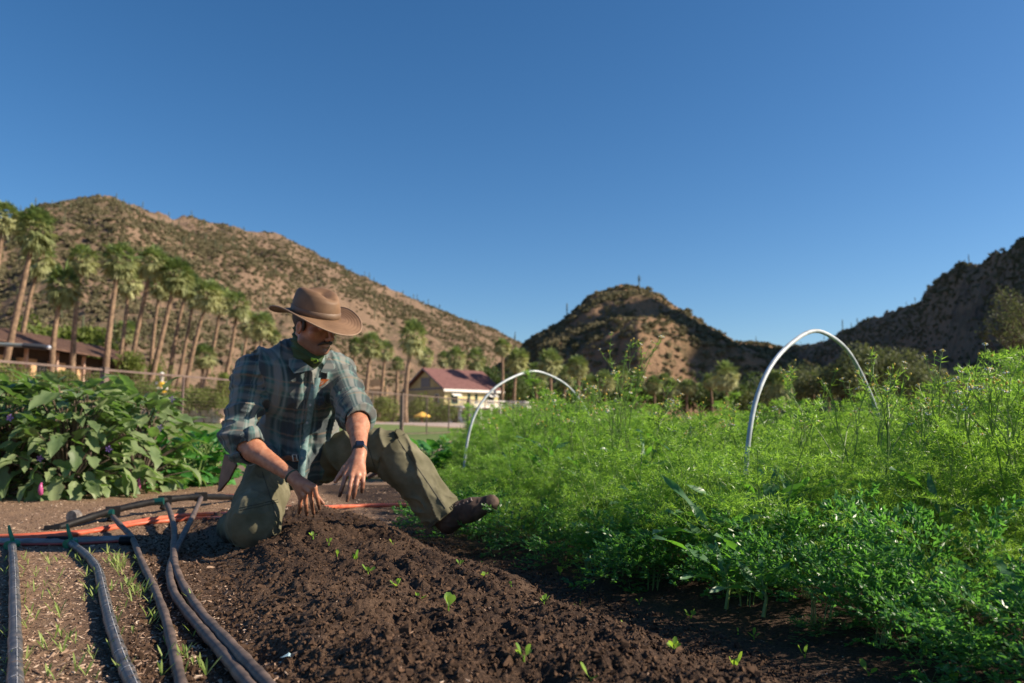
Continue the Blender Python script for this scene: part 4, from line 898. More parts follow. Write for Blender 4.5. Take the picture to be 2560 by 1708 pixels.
p = ground_pts(80000, -.72, .72, 1.5, 5.0, lambda w, l, x, y: (w > .02) & (w < 1.5) & (l < 5.0) & (rng.random(len(w)) < .75)); n = len(p)
scatter('soil_crumbs', p, rng.uniform(0, 6.28, (n, 3)), rng.gamma(2.2, .0016, n)+.0016, crs, 'dark moist crumbs of soil over the tilled bed', 'soil')
p = ground_pts(42000, -.74, .1, 1.5, 7.2, lambda w, l, x, y: (w < .12+.25*rng.random(len(w))) | (l > 4.6)); n = len(p)
scatter('wood_chips', p, zrot(n, .35), rng.gamma(3, .0021, n)+.003, chs, 'pale brown wood chip mulch around the drip tubes', 'mulch')
p = ground_pts(2600, -.3, .8, 1.5, 5.0, lambda w, l, x, y: (w > .2)); n = len(p)
scatter('chip_litter', p, zrot(n, .35), rng.gamma(2, .0018, n)+.002, chs, 'sparse wood bits and straw lying on the dark soil', 'litter')

# ------------------------------------------------------------------ drip tubes, header pipe, hoses
def tubemat():
    m, nt, bs, out = newmat('drip_tube'); pos = N(nt, 'ShaderNodeNewGeometry').outputs['Position']; nz = noise(nt, 25, 6, pos, .7); n2 = noise(nt, 260, 2, pos)
    c = ramp(nt, nz.outputs[0], [(.35, (.03,.031,.036)), (.52, (.085,.083,.09)), (.66, (.19,.155,.125)), (.8, (.10,.07,.05))]); nt.links.new(c, bs.inputs['Base Color']); bs.inputs['Roughness'].default_value = .42; bump(nt, bs, nz.outputs[0], .35, .004); return m
TM = tubemat(); TMB = simple('dusty_brown_tube', (.055,.042,.036), (.17,.12,.095), 22, .6, .4, .003)
def ground_tube(name, px, rad, mat, label, cat, group=None, par=None, lift=1.0, zs=None, extra=None, n=9, Ys=None):
    pts = []
    for i, (x, y) in enumerate(px):
        if Ys and Ys[i]: pts.append(P(x, y, Ys[i])); continue
        g = G(x, y, rad*2); g.z = float(near_h(np.array([g.x]), np.array([g.y]), False)[0][0]) + rad*lift + (zs[i] if zs else 0); 
        for _ in range(4): z = g.z; g = G(x, y, z); g.z = float(near_h(np.array([g.x]), np.array([g.y]), False)[0][0]) + rad*lift + (zs[i] if zs else 0)
        pts.append(g)
    q = catmull(pts, n); e = par or empty(name, (q[0].x, q[0].y, 0), label, cat, group)
    rr = [rad*(1+.06*math.sin(i*.9)+.05*math.sin(i*2.3)) for i in range(len(q))]
    mb = MB(); mb.tube([v-e.location for v in q], rr, 12); obj(extra or 'tube', mb.me(extra or 'tube', mat, True), e); return e, q
dt = 'dark drip irrigation tubes running over the mulch'
T1 = [(30,1362),(33,1400),(35,1440),(36,1480),(38,1600),(38,1708),(38,1850)]; T2 = [(176,1358),(212,1385),(243,1422),(258,1480),(274,1550),(302,1640),(330,1708),(380,1830)]
for k, (T_, lb) in enumerate(((T1, 'straight grey drip tube nearest the left edge, with a green valve'), (T2, 'curving grey drip tube with pale bands, second from the left, with a green valve'))):
    e, q = ground_tube('drip_tube', T_, .0155, TM, lb, 'drip tube', dt)
    Lm = MB(); Em = MB()
    for i in range(4, len(q)-1): 
        a = q[i]-e.location; Em.box(a+Vector((.004+.003*k, 0, .0145)), (.0045,.004,.003)) if i % 2 else None
    st_ = simple('highlight_and_band', (.30,.30,.32), (.5,.5,.5), 60, .4); mb = MB(); mb.tube([v-e.location+Vector((.003,0,.0148)) for v in q[3:]], .0012, 5); obj('seam_or_highlight', mb.me('seam_or_highlight', st_), e)  # pale line paints the sunlit highlight along the tube's crease
    for i in range(3, len(q)-2, 3):
        d = (q[i+1]-q[i]).normalized(); mb = MB(); mb.tube([q[i]-e.location-d*.0025, q[i]-e.location+d*.0025], .0166, 12, False); obj('band', mb.me('band', st_ if i % 2 else TMB), e)
    obj('emitter', Em.me('emitter', DKW), e)
    a = q[0]-e.location; vb = MB(); vb.tube([a+Vector((0,-.03,.0)), a+Vector((0,.03,.0))], .020, 10); vb.tube([a, a+Vector((0,0,.03))], .009, 8); v_ = obj('valve', vb.me('valve', M['greenplastic']), e)
    hb = MB(); hb.tube([a+Vector((0,0,.025)), a+Vector((-.012,0,.055)), a+Vector((-.02,0,.085))], [.009,.008,.005], 8); obj('valve_handle', hb.me('valve_handle', M['greenplastic']), v_)
ground_tube('drip_tube', [(282,1292),(300,1312),(330,1345),(352,1400),(385,1470),(412,1540),(432,1620),(452,1708),(480,1830)], .013, TMB, 'slim brownish drip tube in the middle, leaving the black header pipe', 'drip tube', dt, zs=[.05,.03,.015,0,0,0,0,0,0])
ground_tube('drip_tube', [(418,1262),(428,1290),(436,1330),(434,1385),(442,1430),(470,1485),(508,1540),(555,1590),(612,1650),(665,1708),(760,1810)], .0145, TMB, 'dark drip tube curving right from the header pipe towards the bottom middle', 'drip tube', dt, zs=[.06,.05,.03,.01,0,0,0,0,0,0,0])
ground_tube('drip_tube', [(503,1245),(482,1290),(455,1345),(432,1395),(424,1430),(432,1475),(456,1515),(505,1575),(562,1640),(618,1708),(700,1800)], .0135, TMB, 'slanting dark drip tube that crosses under its neighbour near the shadow of the man', 'drip tube', dt, zs=[.06,.05,.03,0,0,0,0,0,0,0,0])
e, q = ground_tube('header_pipe', [(140,1322),(230,1292),(300,1272),(400,1252),(480,1243),(560,1243),(640,1246)], .0205, M['header'], 'thick black header pipe bridging over the soil beside the man', 'pipe', None, Ys=[4.25,4.45,4.65,4.95,5.2,5.6,6.1])
for (px, py, Y) in ((282,1279,4.6), (412,1251,5.0), (502,1242,5.3)):
    c = P(px, py, Y)-e.location; mb = MB(); mb.box(c, (.075,.055,.055), rz=.5); mb.tube([c, c+Vector((0,-.03,-.05))], .017, 8); obj('tee_joint', mb.me('tee_joint', M['header']), e)
for (px, py, Y) in ((268,1285,4.55), (395,1255,4.9)): c = P(px, py, Y)-e.location; mb = MB(); mb.tube([c+Vector((-.03,0,0)), c+Vector((.03,.01,.004))], .0225, 10); obj('green_collar', mb.me('green_collar', M['darkgreen']), e)
c = P(142,1322,4.25)-e.location; mb = MB(); mb.tube([c+Vector((-.05,-.02,-.006)), c+Vector((.02,.0,0))], .025, 10); obj('end_cap', mb.me('end_cap', M['header']), e)
c = G(196, 1306, .01); e = empty('hose_fitting', c, 'round metal cap on a short yellow tube behind the black pipe', 'fitting')
mb = MB(); mb.tube([(-.03,-.02,.03),(-.02,.02,.03)], .036, 18); obj('cap', mb.me('cap', simple('worn_metal', (.12,.10,.09), (.35,.31,.27), 30, .4, metal=.3)), e)
mb = MB(); mb.tube([P(212,1298,4.6)-c, P(272,1283,4.95)-c], .011, 8); obj('yellow_tube', mb.me('yellow_tube', simple('yellow_tube', (.62,.42,.12), None, rough=.5)), e)
oh = 'orange garden hoses on the ground'
ground_tube('garden_hose', [(-60,1352),(80,1345),(200,1333),(285,1316),(370,1300),(470,1288),(560,1286),(640,1280),(700,1273),(800,1269),(900,1265),(1045,1262)], .013, M['hose'], 'orange hose running from the left edge behind the man along the bed', 'hose', oh, lift=.9)
ground_tube('garden_hose', [(-60,1345),(120,1336),(240,1327),(340,1310),(410,1303),(480,1297),(560,1296),(640,1290)], .012, M['hose'], 'orange hose lying close below the longer one left of the knee', 'hose', oh, lift=.9)
ground_tube('garden_hose', [(470,1246),(520,1241),(570,1240),(640,1240),(700,1245)], .013, M['hose'], 'short piece of orange hose beside the end of the black pipe', 'hose', oh, lift=.9)
e, q = ground_tube('supply_pipe', [(-60,1352),(20,1355),(100,1355),(180,1354),(260,1350),(325,1346)], .0165, simple('grey_pipe', (.13,.13,.14), (.24,.24,.25), 14, .4), 'short grey pipe with a red stripe linking the two green valves', 'pipe')
mb = MB(); mb.tube([v-e.location+Vector((0,-.0145,-.008)) for v in q], .006, 8); obj('red_stripe', mb.me('red_stripe', simple('red_stripe', (.38,.07,.06), None)), e)
for px in (135, 160, 318): c = G(px, 1352, .02)-e.location; mb = MB(); mb.tube([c+Vector((-.03,0,0)), c+Vector((.03,0,0))], .020, 12); obj('coupling', mb.me('coupling', M['header']), e)
c = gpt(718, 1645); e = tag(obj('paper_scrap', mesh_data('paper_scrap', np.array([(-.012,-.005,.002),(.004,-.008,.006),(.014,.002,.002),(.002,.006,.010),(-.008,.007,.003)]), [(0,1,3,4),(1,2,3)], mats=[simple('pale_blue_scrap', (.35,.5,.55), None)]), None, c), 'tiny pale blue scrap on the soil beside the front tubes', 'litter')

# ------------------------------------------------------------------ the kneeling man
class Sdf:
    def __init__(s, lo, hi, h):
        s.lo = np.array(lo, float); s.h = h; s.n = np.ceil((np.array(hi)-s.lo)/h).astype(int)+1; s.D = np.full(s.n, 1.0, np.float32)
        s.ax = [s.lo[i]+np.arange(s.n[i])*h for i in range(3)]
    def box(s, lo, hi):
        a = np.maximum(np.floor((np.array(lo)-s.lo)/s.h).astype(int), 0); b = np.minimum(np.ceil((np.array(hi)-s.lo)/s.h).astype(int)+1, s.n)
        sl = tuple(slice(a[i], max(b[i], a[i])) for i in range(3))
        return sl, (s.ax[0][sl[0]][:, None, None], s.ax[1][sl[1]][None, :, None], s.ax[2][sl[2]][None, None, :])
    def comb(s, sl, d, k, op):
        c = s.D[sl]
        if op == 'add':
            if k > 0: hh = np.clip(.5+.5*(c-d)/k, 0, 1); s.D[sl] = (c*(1-hh)+d*hh) - k*hh*(1-hh)
            else: s.D[sl] = np.minimum(c, d)
        else:
            hh = np.clip(.5-.5*(c+d)/max(k, 1e-6), 0, 1); s.D[sl] = (c*(1-hh)+(-d)*hh) + k*hh*(1-hh)
    def cone(s, a, b, ra, rb, k=.02, op='add', flat=None):
        a, b = np.array(a, float), np.array(b, float); m = max(ra, rb)+k*1.5+.03
        sl, (x, y, z) = s.box(np.minimum(a, b)-m, np.maximum(a, b)+m); ab = b-a; L2 = max((ab@ab), 1e-9)
        px, py, pz = x-a[0], y-a[1], z-a[2]; t = np.clip((px*ab[0]+py*ab[1]+pz*ab[2])/L2, 0, 1)
        qx, qy, qz = px-ab[0]*t, py-ab[1]*t, pz-ab[2]*t
        d = np.sqrt(qx*qx+qy*qy+qz*qz)-(ra+(rb-ra)*t)
        s.comb(sl, d.astype(np.float32), k, op); return s
    def ell(s, c, rad, Rm=None, k=.02, op='add'):
        c, rad = np.array(c, float), np.array(rad, float); m = max(rad)+k*1.5+.03; sl, (x, y, z) = s.box(c-m, c+m)
        Rm = np.eye(3) if Rm is None else np.array(Rm); px, py, pz = x-c[0], y-c[1], z-c[2]
        q = [(px*Rm[0, i]+py*Rm[1, i]+pz*Rm[2, i]) for i in range(3)]
        k0 = np.sqrt(sum((q[i]/rad[i])**2 for i in range(3))); k1 = np.sqrt(sum((q[i]/rad[i]**2)**2 for i in range(3)))
        s.comb(sl, (k0*(k0-1)/np.maximum(k1, 1e-6)).astype(np.float32), k, op); return s
    def disp(s, fn, band=.03):
        i = np.where(np.abs(s.D) < band); p = [s.ax[j][i[j]] for j in range(3)]; s.D[i] += fn(*p).astype(np.float32); return s
    def cut(s, p, n, k=.0):
        """keep the side the normal points away from"""
        x, y, z = s.ax[0][:, None, None], s.ax[1][None, :, None], s.ax[2][None, None, :]
        d = (x-p[0])*n[0]+(y-p[1])*n[1]+(z-p[2])*n[2]; s.D = np.maximum(s.D, d.astype(np.float32)); return s
    def mesh(s):
        D = s.D; S_ = D < 0
        ac = np.zeros(tuple(np.array(D.shape)-1), np.int8)
        for dx in (0, 1):
            for dy in (0, 1):
                for dz in (0, 1): ac += S_[dx:D.shape[0]-1+dx, dy:D.shape[1]-1+dy, dz:D.shape[2]-1+dz]
        I = np.stack(np.where((ac > 0) & (ac < 8)), 1); idm = np.full(ac.shape, -1, np.int32); idm[tuple(I.T)] = np.arange(len(I))
        acc = np.zeros((len(I), 3)); cnt = np.zeros(len(I))
        cor = [(a, b, c) for a in (0, 1) for b in (0, 1) for c in (0, 1)]; val = {c: D[I[:, 0]+c[0], I[:, 1]+c[1], I[:, 2]+c[2]] for c in cor}
        for c in cor:
            for ax in range(3):
                if c[ax] == 0:
                    c2 = list(c); c2[ax] = 1; c2 = tuple(c2); a, b = val[c], val[c2]; m = (a < 0) != (b < 0); t = np.where(m, a/np.where(m, a-b, 1), 0)
                    pt_ = np.repeat(np.array(c, float)[None], len(I), 0); pt_[:, ax] = t; acc += pt_*m[:, None]; cnt += m
        V = s.lo + (I + acc/cnt[:, None])*s.h; F = []
        for ax in range(3):
            o1, o2 = [(1, 2), (2, 0), (0, 1)][ax]; sl0 = [slice(None)]*3; sl1 = [slice(None)]*3; sl0[ax] = slice(0, -1); sl1[ax] = slice(1, None)
            A, B = S_[tuple(sl0)], S_[tuple(sl1)]; E = np.stack(np.where(A != B), 1)
            ok = (E[:, o1] > 0) & (E[:, o2] > 0) & (E[:, o1] < D.shape[o1]-1) & (E[:, o2] < D.shape[o2]-1); E = E[ok]; ins = A[tuple(E.T)]
            def cell(d1, d2): e_ = E.copy(); e_[:, o1] += d1; e_[:, o2] += d2; return idm[tuple(e_.T)]
            q = np.stack([cell(-1,-1), cell(0,-1), cell(0,0), cell(-1,0)], 1); q[~ins] = q[~ins][:, ::-1]; F.append(q)
        return V, np.concatenate(F)
def smooth_obj(name, sd, mat, parent, attrs=None):
    V, F = sd.mesh(); me = mesh_data(name, V-np.array(parent.location), F, True, [mat])
    if attrs:
        for k, fn in attrs.items():
            dat = fn(V); fattr(me, k, dat.astype(np.float32), 'FLOAT' if dat.ndim == 1 else 'FLOAT_VECTOR')
    return obj(name, me, parent)
def A3(v): return np.array(tuple(v))
J = dict(hip=P(735,1150,3.88), hipR=P(690,1155,3.80), hipL=P(785,1145,3.92), kneeR=P(636,1322,3.44), ankR=P(578,1318,3.90), toeR=P(560,1345,4.06),
    kneeL=P(976,1116,3.74), ankL=P(1112,1288,3.72), heelL=P(1132,1326,3.73), toeL=P(1240,1268,3.66),
    belly=P(748,1075,3.84), chest=P(752,968,3.74), shR=P(628,928,3.66), shL=P(842,925,3.80), elR=P(596,1100,3.56), wrR=P(732,1192,3.41),
    elL=P(893,1040,3.55), wrL=P(899,1132,3.30), neck=P(762,890,3.70))
J = {k: A3(v) for k, v in J.items()}
man = empty('person', (J['hip'][0], J['hip'][1], 0.0), 'kneeling man in a brown brimmed hat and plaid shirt planting seedlings', 'person')
# head frame
f_ = Vector((.78,-.52,-.31)).normalized(); u_ = Vector((.22,-.28,.93)); u_ = (u_ - f_*u_.dot(f_)).normalized(); r_h = f_.cross(u_)
HR = np.array([tuple(r_h), tuple(f_), tuple(u_)]).T      # columns: right, forward, up
HO = A3(P(787, 815, 3.54))
def hd(x, y, z): return HO + HR @ (np.array([x, y, z])*1.06)
bR = unit(J['shR']-J['shL']); bU = unit(J['neck']-J['hip']); bF = unit(np.cross(bU, bR)); bR = unit(np.cross(bF, bU)); BR_ = np.stack([bR, bF, bU], 1)
if bF[1] > 0: bF = -bF
def lerp(a, b, t): return a+(b-a)*t
def hand(sd, wr, kn, tips, th_root, th_tip, k=.006, bend=.35, r0=.0092):
    pc = sum(kn)/len(kn); 
    for q in kn: sd.cone(lerp(wr, q, .12), q, .020, .0125, .012)
    sd.cone(wr, lerp(wr, pc, .5), .025, .019, .016)
    for q, t in zip(kn, tips):
        m = lerp(q, t, .45) + A3(bend_dir)*bend*.03; m2 = lerp(q, t, .76) + A3(bend_dir)*bend*.022
        sd.cone(q, m, r0+.0012, r0, .004); sd.cone(m, m2, r0, r0-.0008, .002); sd.cone(m2, t, r0-.0006, r0-.0022, .002)
        sd.ell(q, (.0105,)*3, None, .004)
    m = lerp(th_root, th_tip, .5) + A3(bend_dir)*.004; sd.cone(lerp(wr, th_root, .4), th_root, .018, .0145, .012); sd.cone(th_root, m, .0125, .0108, .006); sd.cone(m, th_tip, .0108, .0082, .003)
sd = Sdf((-1.52, 3.1, -.08), (.1, 4.3, 1.16), .0044)
bend_dir = Vector((.25, -1, .15)).normalized()
# trunk and limbs
sd.ell(J['hip'], (.155,.115,.12), BR_, .03); sd.ell(J['belly'], (.145,.105,.14), BR_, .05); sd.ell(J['chest'], (.165,.115,.17), BR_, .05)
sd.cone(J['shR'], J['shL'], .06, .06, .05); sd.cone(J['neck']-bU*.03, hd(0,-.035,-.05), .062, .056, .03)
for s_ in 'RL':
    sd.cone(J['hip'+s_], J['knee'+s_], .085, .058, .03); sd.cone(J['knee'+s_], J['ank'+s_], .056, .04, .02)
    sd.cone(J['sh'+s_], J['el'+s_], .056, .044, .02)
    m = lerp(J['el'+s_], J['wr'+s_], .3); sd.cone(J['el'+s_], m, .046, .047, .02); sd.cone(m, J['wr'+s_], .047, .0255, .02)
sd.cone(J['ankR'], J['toeR'], .04, .03, .02); sd.cone(J['ankL'], lerp(J['ankL'], J['toeL'], .6), .036, .026, .02)
# head and face
sd.ell(hd(0,-.012,.035), (.077,.096,.088), HR, .02); sd.ell(hd(0,.018,-.035), (.066,.074,.078), HR, .03); sd.ell(hd(0,.052,-.084), (.036,.036,.028), HR, .028)
sd.cone(hd(-.052,.0,-.062), hd(-.02,.06,-.09), .022, .018, .02); sd.cone(hd(.052,.0,-.062), hd(.02,.06,-.09), .022, .018, .02)
for sg in (-1, 1):
    sd.ell(hd(sg*.046,.055,-.018), (.022,.018,.020), HR, .018)          # cheekbone
    sd.ell(hd(sg*.031,.097,.010), (.019,.014,.014), HR, .010, 'sub')    # eye socket
    sd.ell(hd(sg*.030,.078,.010), (.0135,.0125,.0125), HR, .003)
    sd.ell(hd(sg*.077,-.006,-.008), (.007,.019,.031), HR, .004); sd.ell(hd(sg*.083,-.002,-.004), (.006,.009,.018), HR, .003, 'sub')
    sd.ell(hd(sg*.012,.100,-.034), (.0085,.011,.0085), HR, .004); sd.ell(hd(sg*.025,.09,.028), (.022,.012,.007), HR, .012)
sd.cone(hd(0,.088,.012), hd(0,.114,-.026), .008, .0125, .008)           # nose
sd.ell(hd(0,.084,-.066), (.021,.0125,.0065), HR, .004); sd.ell(hd(0,.083,-.054), (.022,.012,.005), HR, .004); sd.cone(hd(-.022,.097,-.0605), hd(.022,.097,-.0605), .003, .003, .002, 'sub')
sd.ell(hd(0,.082,-.092), (.018,.014,.014), HR, .012)
# hands
H_ = lambda x, y, Y: A3(P(x, y, Y))
knR = [H_(752,1243,3.39), H_(762,1238,3.37), H_(774,1229,3.35), H_(786,1218,3.34)]
tpR = [H_(748,1283,3.44), H_(767,1288,3.43), H_(784,1285,3.41), H_(799,1272,3.38)]
hand(sd, J['wrR'], knR, tpR, H_(778,1228,3.42), H_(808,1258,3.41), bend=.5)
knL = [H_(864,1190,3.215), H_(880,1190,3.20), H_(895,1190,3.205), H_(908,1186,3.22)]
tpL = [H_(849,1240,3.20), H_(868,1252,3.18), H_(884,1245,3.19), H_(905,1230,3.215)]
hand(sd, J['wrL'], knL, tpL, H_(862,1172,3.25), H_(838,1204,3.235), bend=.4)
def veins(x, y, z): return -.0016*np.maximum(0, vnoise(x*60, y*60, z*25)-.2) + .0006*vnoise(x*180, y*180, z*180)
sd.disp(veins, .012)
tips = np.array(tpR+tpL)
def soilmask(V):
    d = np.min(np.linalg.norm(V[:, None]-tips[None], axis=2), 1); return np.clip(1-(d-.012)/.055, 0, 1)*(.8+.4*vnoise(V[:, 0]*80, V[:, 1]*80, V[:, 2]*80))
def beardmask(V):
    q = (V-HO)@HR; return sst(q[:, 2], -.03, -.06)*sst(q[:, 1], -.03, .02)*(np.linalg.norm(V-HO, axis=1) < .16)*.75*(1-.7*sst(np.abs(q[:, 0])+np.abs(q[:, 2]+.061)*2, .035, .02))
m, nt, bs, out = newmat('skin'); pos = N(nt, 'ShaderNodeNewGeometry').outputs['Position']; nz = noise(nt, 35, 6, pos); n2 = noise(nt, 300, 3, pos)
sk = ramp(nt, nz.outputs[0], [(.35, (.36,.145,.082)), (.65, (.50,.235,.14))]); at = N(nt, 'ShaderNodeAttribute', attribute_name='soil'); ab = N(nt, 'ShaderNodeAttribute', attribute_name='beard')
c = mixc(nt, ab.outputs['Fac'], sk, (.12,.065,.045)); nt.links.new(mixc(nt, at.outputs['Fac'], c, (.045,.025,.018)), bs.inputs['Base Color'])
bs.inputs['Roughness'].default_value = .48; bs.inputs['Subsurface Weight'].default_value = .12; bs.inputs['Subsurface Radius'].default_value = (.012,.004,.002); bs.inputs['Subsurface Scale'].default_value = .6; bump(nt, bs, n2.outputs[0], .15, .001)
smooth_obj('body', sd, m, man, {'soil': lambda V: np.where(V[:, 2] < .42, soilmask(V), 0), 'beard': beardmask})

# --- cloth helpers
def ridge(v, p=1.6): return (1-np.abs(v))**p
def folds_dir(a, b):
    a = np.array(a); ab = unit(np.array(b)-a)
    def fn(x, y, z, fa, fr, sd_):
        p = np.stack([x, y, z], -1)-a; t = p@ab; q = p-t[:, None]*ab
        return vnoise(q[:, 0]*fr+t*fa*.5+sd_, q[:, 1]*fr+sd_, q[:, 2]*fr+t*fa)
    return fn
# --- shirt
sh = Sdf((-1.5, 3.25, .18), (-.42, 4.25, 1.02), .0048)
sh.ell(J['chest']+bU*.01, (.195,.145,.19), BR_, .04); sh.ell(J['belly'], (.178,.145,.17), BR_, .07); sh.ell(J['hip']-bU*.0+bF*.0, (.185,.150,.115), BR_, .05)
sh.cone(J['shR']+bU*.0, J['shL'], .068, .068, .06); sh.cone(lerp(J['shR'],J['shL'],.25)+bU*.03, J['neck']-bU*.03, .07, .075, .05); sh.cone(lerp(J['shR'],J['shL'],.75)+bU*.03, J['neck']-bU*.03, .07, .075, .05); sh.cone(J['neck']-bU*.06, J['neck']-bU*.0, .105, .082, .03)
cuR = lerp(J['elR'], J['wrR'], .10); cuL = lerp(J['elL'], J['wrL'], .04)
for s_, cu, r1 in (('R', cuR, .070), ('L', cuL, .062)):
    sh.cone(J['sh'+s_], J['el'+s_], .074, .072, .045); sh.cone(J['el'+s_], cu, .066, r1, .012)
    ax = unit(cu-J['el'+s_]); ax = unit(J['el'+s_]-J['sh'+s_])*.6+ax*.4; ax = unit(ax)
    for kk, (o_, rr_) in enumerate(((.0, .012), (-.024, .011))):     # rolled cuff rings
        c0 = cu+ax*o_; e1 = unit(np.cross(ax, [0, 1, .3])); e2 = np.cross(ax, e1); prev = None
        for t in np.linspace(0, 2*np.pi, 19):
            q = c0 + (e1*np.cos(t)+e2*np.sin(t))*(r1-.004+.004*np.sin(3*t+kk)); 
            if prev is not None: sh.cone(prev, q, rr_, rr_, .006)
            prev = q
# hanging shirt tail over the right thigh
sh.cone(H_(668,1150,3.70), H_(690,1212,3.62), .055, .020, .03); sh.cone(H_(740,1150,3.72), H_(742,1200,3.66), .06, .03, .04)
fR, fL, fT = folds_dir(J['shR'], J['elR']), folds_dir(J['shL'], J['elL']), folds_dir(J['hip'], J['neck'])
def dseg(V3, a, b):
    ab = b-a; t = np.clip(((V3-a)@ab)/(ab@ab), 0, 1); return np.linalg.norm(V3-a-t[:, None]*ab, axis=1), t
def shfold(x, y, z):
    p = np.stack([x, y, z], -1); dR, tR = dseg(p, J['shR'], J['elR']); dL, tL = dseg(p, J['shL'], J['elL']); dT, tT = dseg(p, J['hip'], J['neck'])
    wR = sst(dR, .12, .08)*sst(dT, .08, .16); wL = sst(dL, .12, .08)*sst(dT, .08, .16); wT = 1-np.maximum(wR, wL)
    wx = x + .02*vnoise(x*9, y*9, z*9); lx = (p-J['hip'])@bR; lz = (p-J['hip'])@bU
    arm = lambda f, t: -.026*ridge(f(wx, y, z, 13, 6, 3.1), 3.2)*(.5+.5*t) - .012*ridge(f(wx, y, z, 28, 10, 8.7), 3)
    tor = -.026*ridge(vnoise(lx*15+2.2*vnoise(x*3, y*3, z*3), lz*4.5, y*3+4), 2.6) - .011*ridge(vnoise(lx*38, lz*13, y*8), 2.5) - .012*ridge(vnoise((lx+lz)*11, (lx-lz)*3, y*4), 3)*sst(lz, .30, .1)
    puck = -.006*vnoise(lx*50, lz*70, y*30)*np.exp(-((np.abs(lx-PLX)-.035)/.018)**2)
    return wR*arm(fR, tR) + wL*arm(fL, tL) + wT*(tor+puck) + .010
PLX = float((H_(775,1040,3.68)-J['hip'])@bR)
sh.disp(shfold, .03)
sh.cone(J['neck']-bU*.01, J['neck']+bU*.10, .066, .075, .01, 'sub')
for s_, cu in (('R', cuR), ('L', cuL)):
    d = unit(J['wr'+s_]-J['el'+s_]); sh.cone(cu+d*.006, cu+d*.09, .052, .06, .006, 'sub')
sh.cone(J['hip']-bU*.14, J['hip']-bU*.35, .13, .2, .02, 'sub') if False else None
def plaid(V):
    dR, tR = dseg(V, J['shR'], J['elR']); dL, tL = dseg(V, J['shL'], J['elL']); dT, _ = dseg(V, J['hip'], J['neck'])
    out_ = np.zeros((len(V), 3)); T_ = V-J['hip']; out_[:, 0] = T_@bR + .35*(T_@bF)*np.sign(T_@bR); out_[:, 1] = T_@bU
    for d, a, b in ((dR, J['shR'], J['elR']), (dL, J['shL'], J['elL'])):
        mk = (d < .105) & (dT > .125); ab = unit(b-a); e1 = unit(np.cross(ab, bF)); e2 = np.cross(ab, e1); q = V-a
        out_[mk, 0] = np.arctan2(q[mk]@e1, q[mk]@e2)*.075; out_[mk, 1] = q[mk]@ab + .4
    return out_
m, nt, bs, out = newmat('plaid_cloth'); at = N(nt, 'ShaderNodeAttribute', attribute_name='cloth'); sx = N(nt, 'ShaderNodeSeparateXYZ'); nt.links.new(at.outputs['Vector'], sx.inputs[0])
def band(o, per, ph, wd):
    a = N(nt, 'ShaderNodeMath', operation='MULTIPLY_ADD'); nt.links.new(o, a.inputs[0]); a.inputs[1].default_value = 1/per; a.inputs[2].default_value = ph
    b = N(nt, 'ShaderNodeMath', operation='PINGPONG'); nt.links.new(a.outputs[0], b.inputs[0]); b.inputs[1].default_value = .5
    c = N(nt, 'ShaderNodeMapRange'); nt.links.new(b.outputs[0], c.inputs[0]); c.inputs[1].default_value = wd+.03; c.inputs[2].default_value = wd-.03; return c.outputs[0]
def scl_(o, f): a = N(nt, 'ShaderNodeMath', operation='MULTIPLY'); nt.links.new(o, a.inputs[0]); a.inputs[1].default_value = f; return a.outputs[0]
pos = N(nt, 'ShaderNodeNewGeometry').outputs['Position']; nz = noise(nt, 14, 4, pos)
col = mixc(nt, nz.outputs[0], (.018,.070,.068), (.05,.14,.13))
for o_, per, ph, wd, c_, f in ((sx.outputs[0], .122, .1, .19, (.028,.033,.04), .75), (sx.outputs[1], .130, .3, .19, (.028,.034,.042), .6), (sx.outputs[0], .122, .6, .11, (.22,.21,.19), .65), (sx.outputs[1], .130, .8, .10, (.20,.18,.16), .4), (sx.outputs[0], .122, .82, .03, (.30,.34,.32), .45), (sx.outputs[0], .122, .38, .02, (.25,.30,.29), .3), (sx.outputs[1], .130, .05, .025, (.25,.28,.27), .3), (sx.outputs[1], .130, .55, .02, (.30,.17,.10), .5)):
    col = mixc(nt, scl_(band(o_, per, ph, wd), f), col, c_)
nt.links.new(col, bs.inputs['Base Color']); bs.inputs['Roughness'].default_value = .75; bs.inputs['Sheen Weight'].default_value = .15; wv = noise(nt, 420, 2, pos); bump(nt, bs, wv.outputs[0], .25, .0015)
PLM = m
shirt = smooth_obj('shirt', sh, m, man, {'cloth': plaid})
# ray helper: drop trim onto the shirt front
from mathutils.bvhtree import BVHTree
bvh = BVHTree.FromPolygons([v.co + man.location for v in shirt.data.vertices], [tuple(p.vertices) for p in shirt.data.polygons])
def onshirt(px, py, off=.004):
    o = Vector((0, 0, CAMZ)); d = (P(px, py, 3.0)-o).normalized(); h = bvh.ray_cast(o, d)
    return (h[0]+h[1]*off, h[1]) if h[0] is not None else (P(px, py, 3.66), Vector((0,-1,0)))
PLC = simple('placket_cloth', (.09,.18,.18), (.20,.30,.29), 60, .75, .3, .002)
row_ = []
V = []; F = []
prev_n = None
for i, t in enumerate(np.linspace(0, 1, 34)):
    px = 792 - 22*t - 12*math.sin(t*2.2) - 8*t; py = 945 + 245*t; p, n = onshirt(px, py, .003)
    w = Vector((.98,.17,0)); V += [p-w*.017, p-w*.015+Vector((0,-.005,0)), p+w*.015+Vector((0,-.005,0)), p+w*.017]
    row_.append((p, n))
Vn = np.array([tuple(v) for v in V]).reshape(34, 4, 3); 
for _ in range(4): Vn[1:-1] = (Vn[:-2]+Vn[2:]+Vn[1:-1]*2)/4
for i in range(33):
    for k in range(3): a = i*4+k; F.append((a, a+1, a+5, a+4))
obj('placket', mesh_data('placket', Vn.reshape(-1, 3)-np.array(man.location), F, True, [PLC]), man)
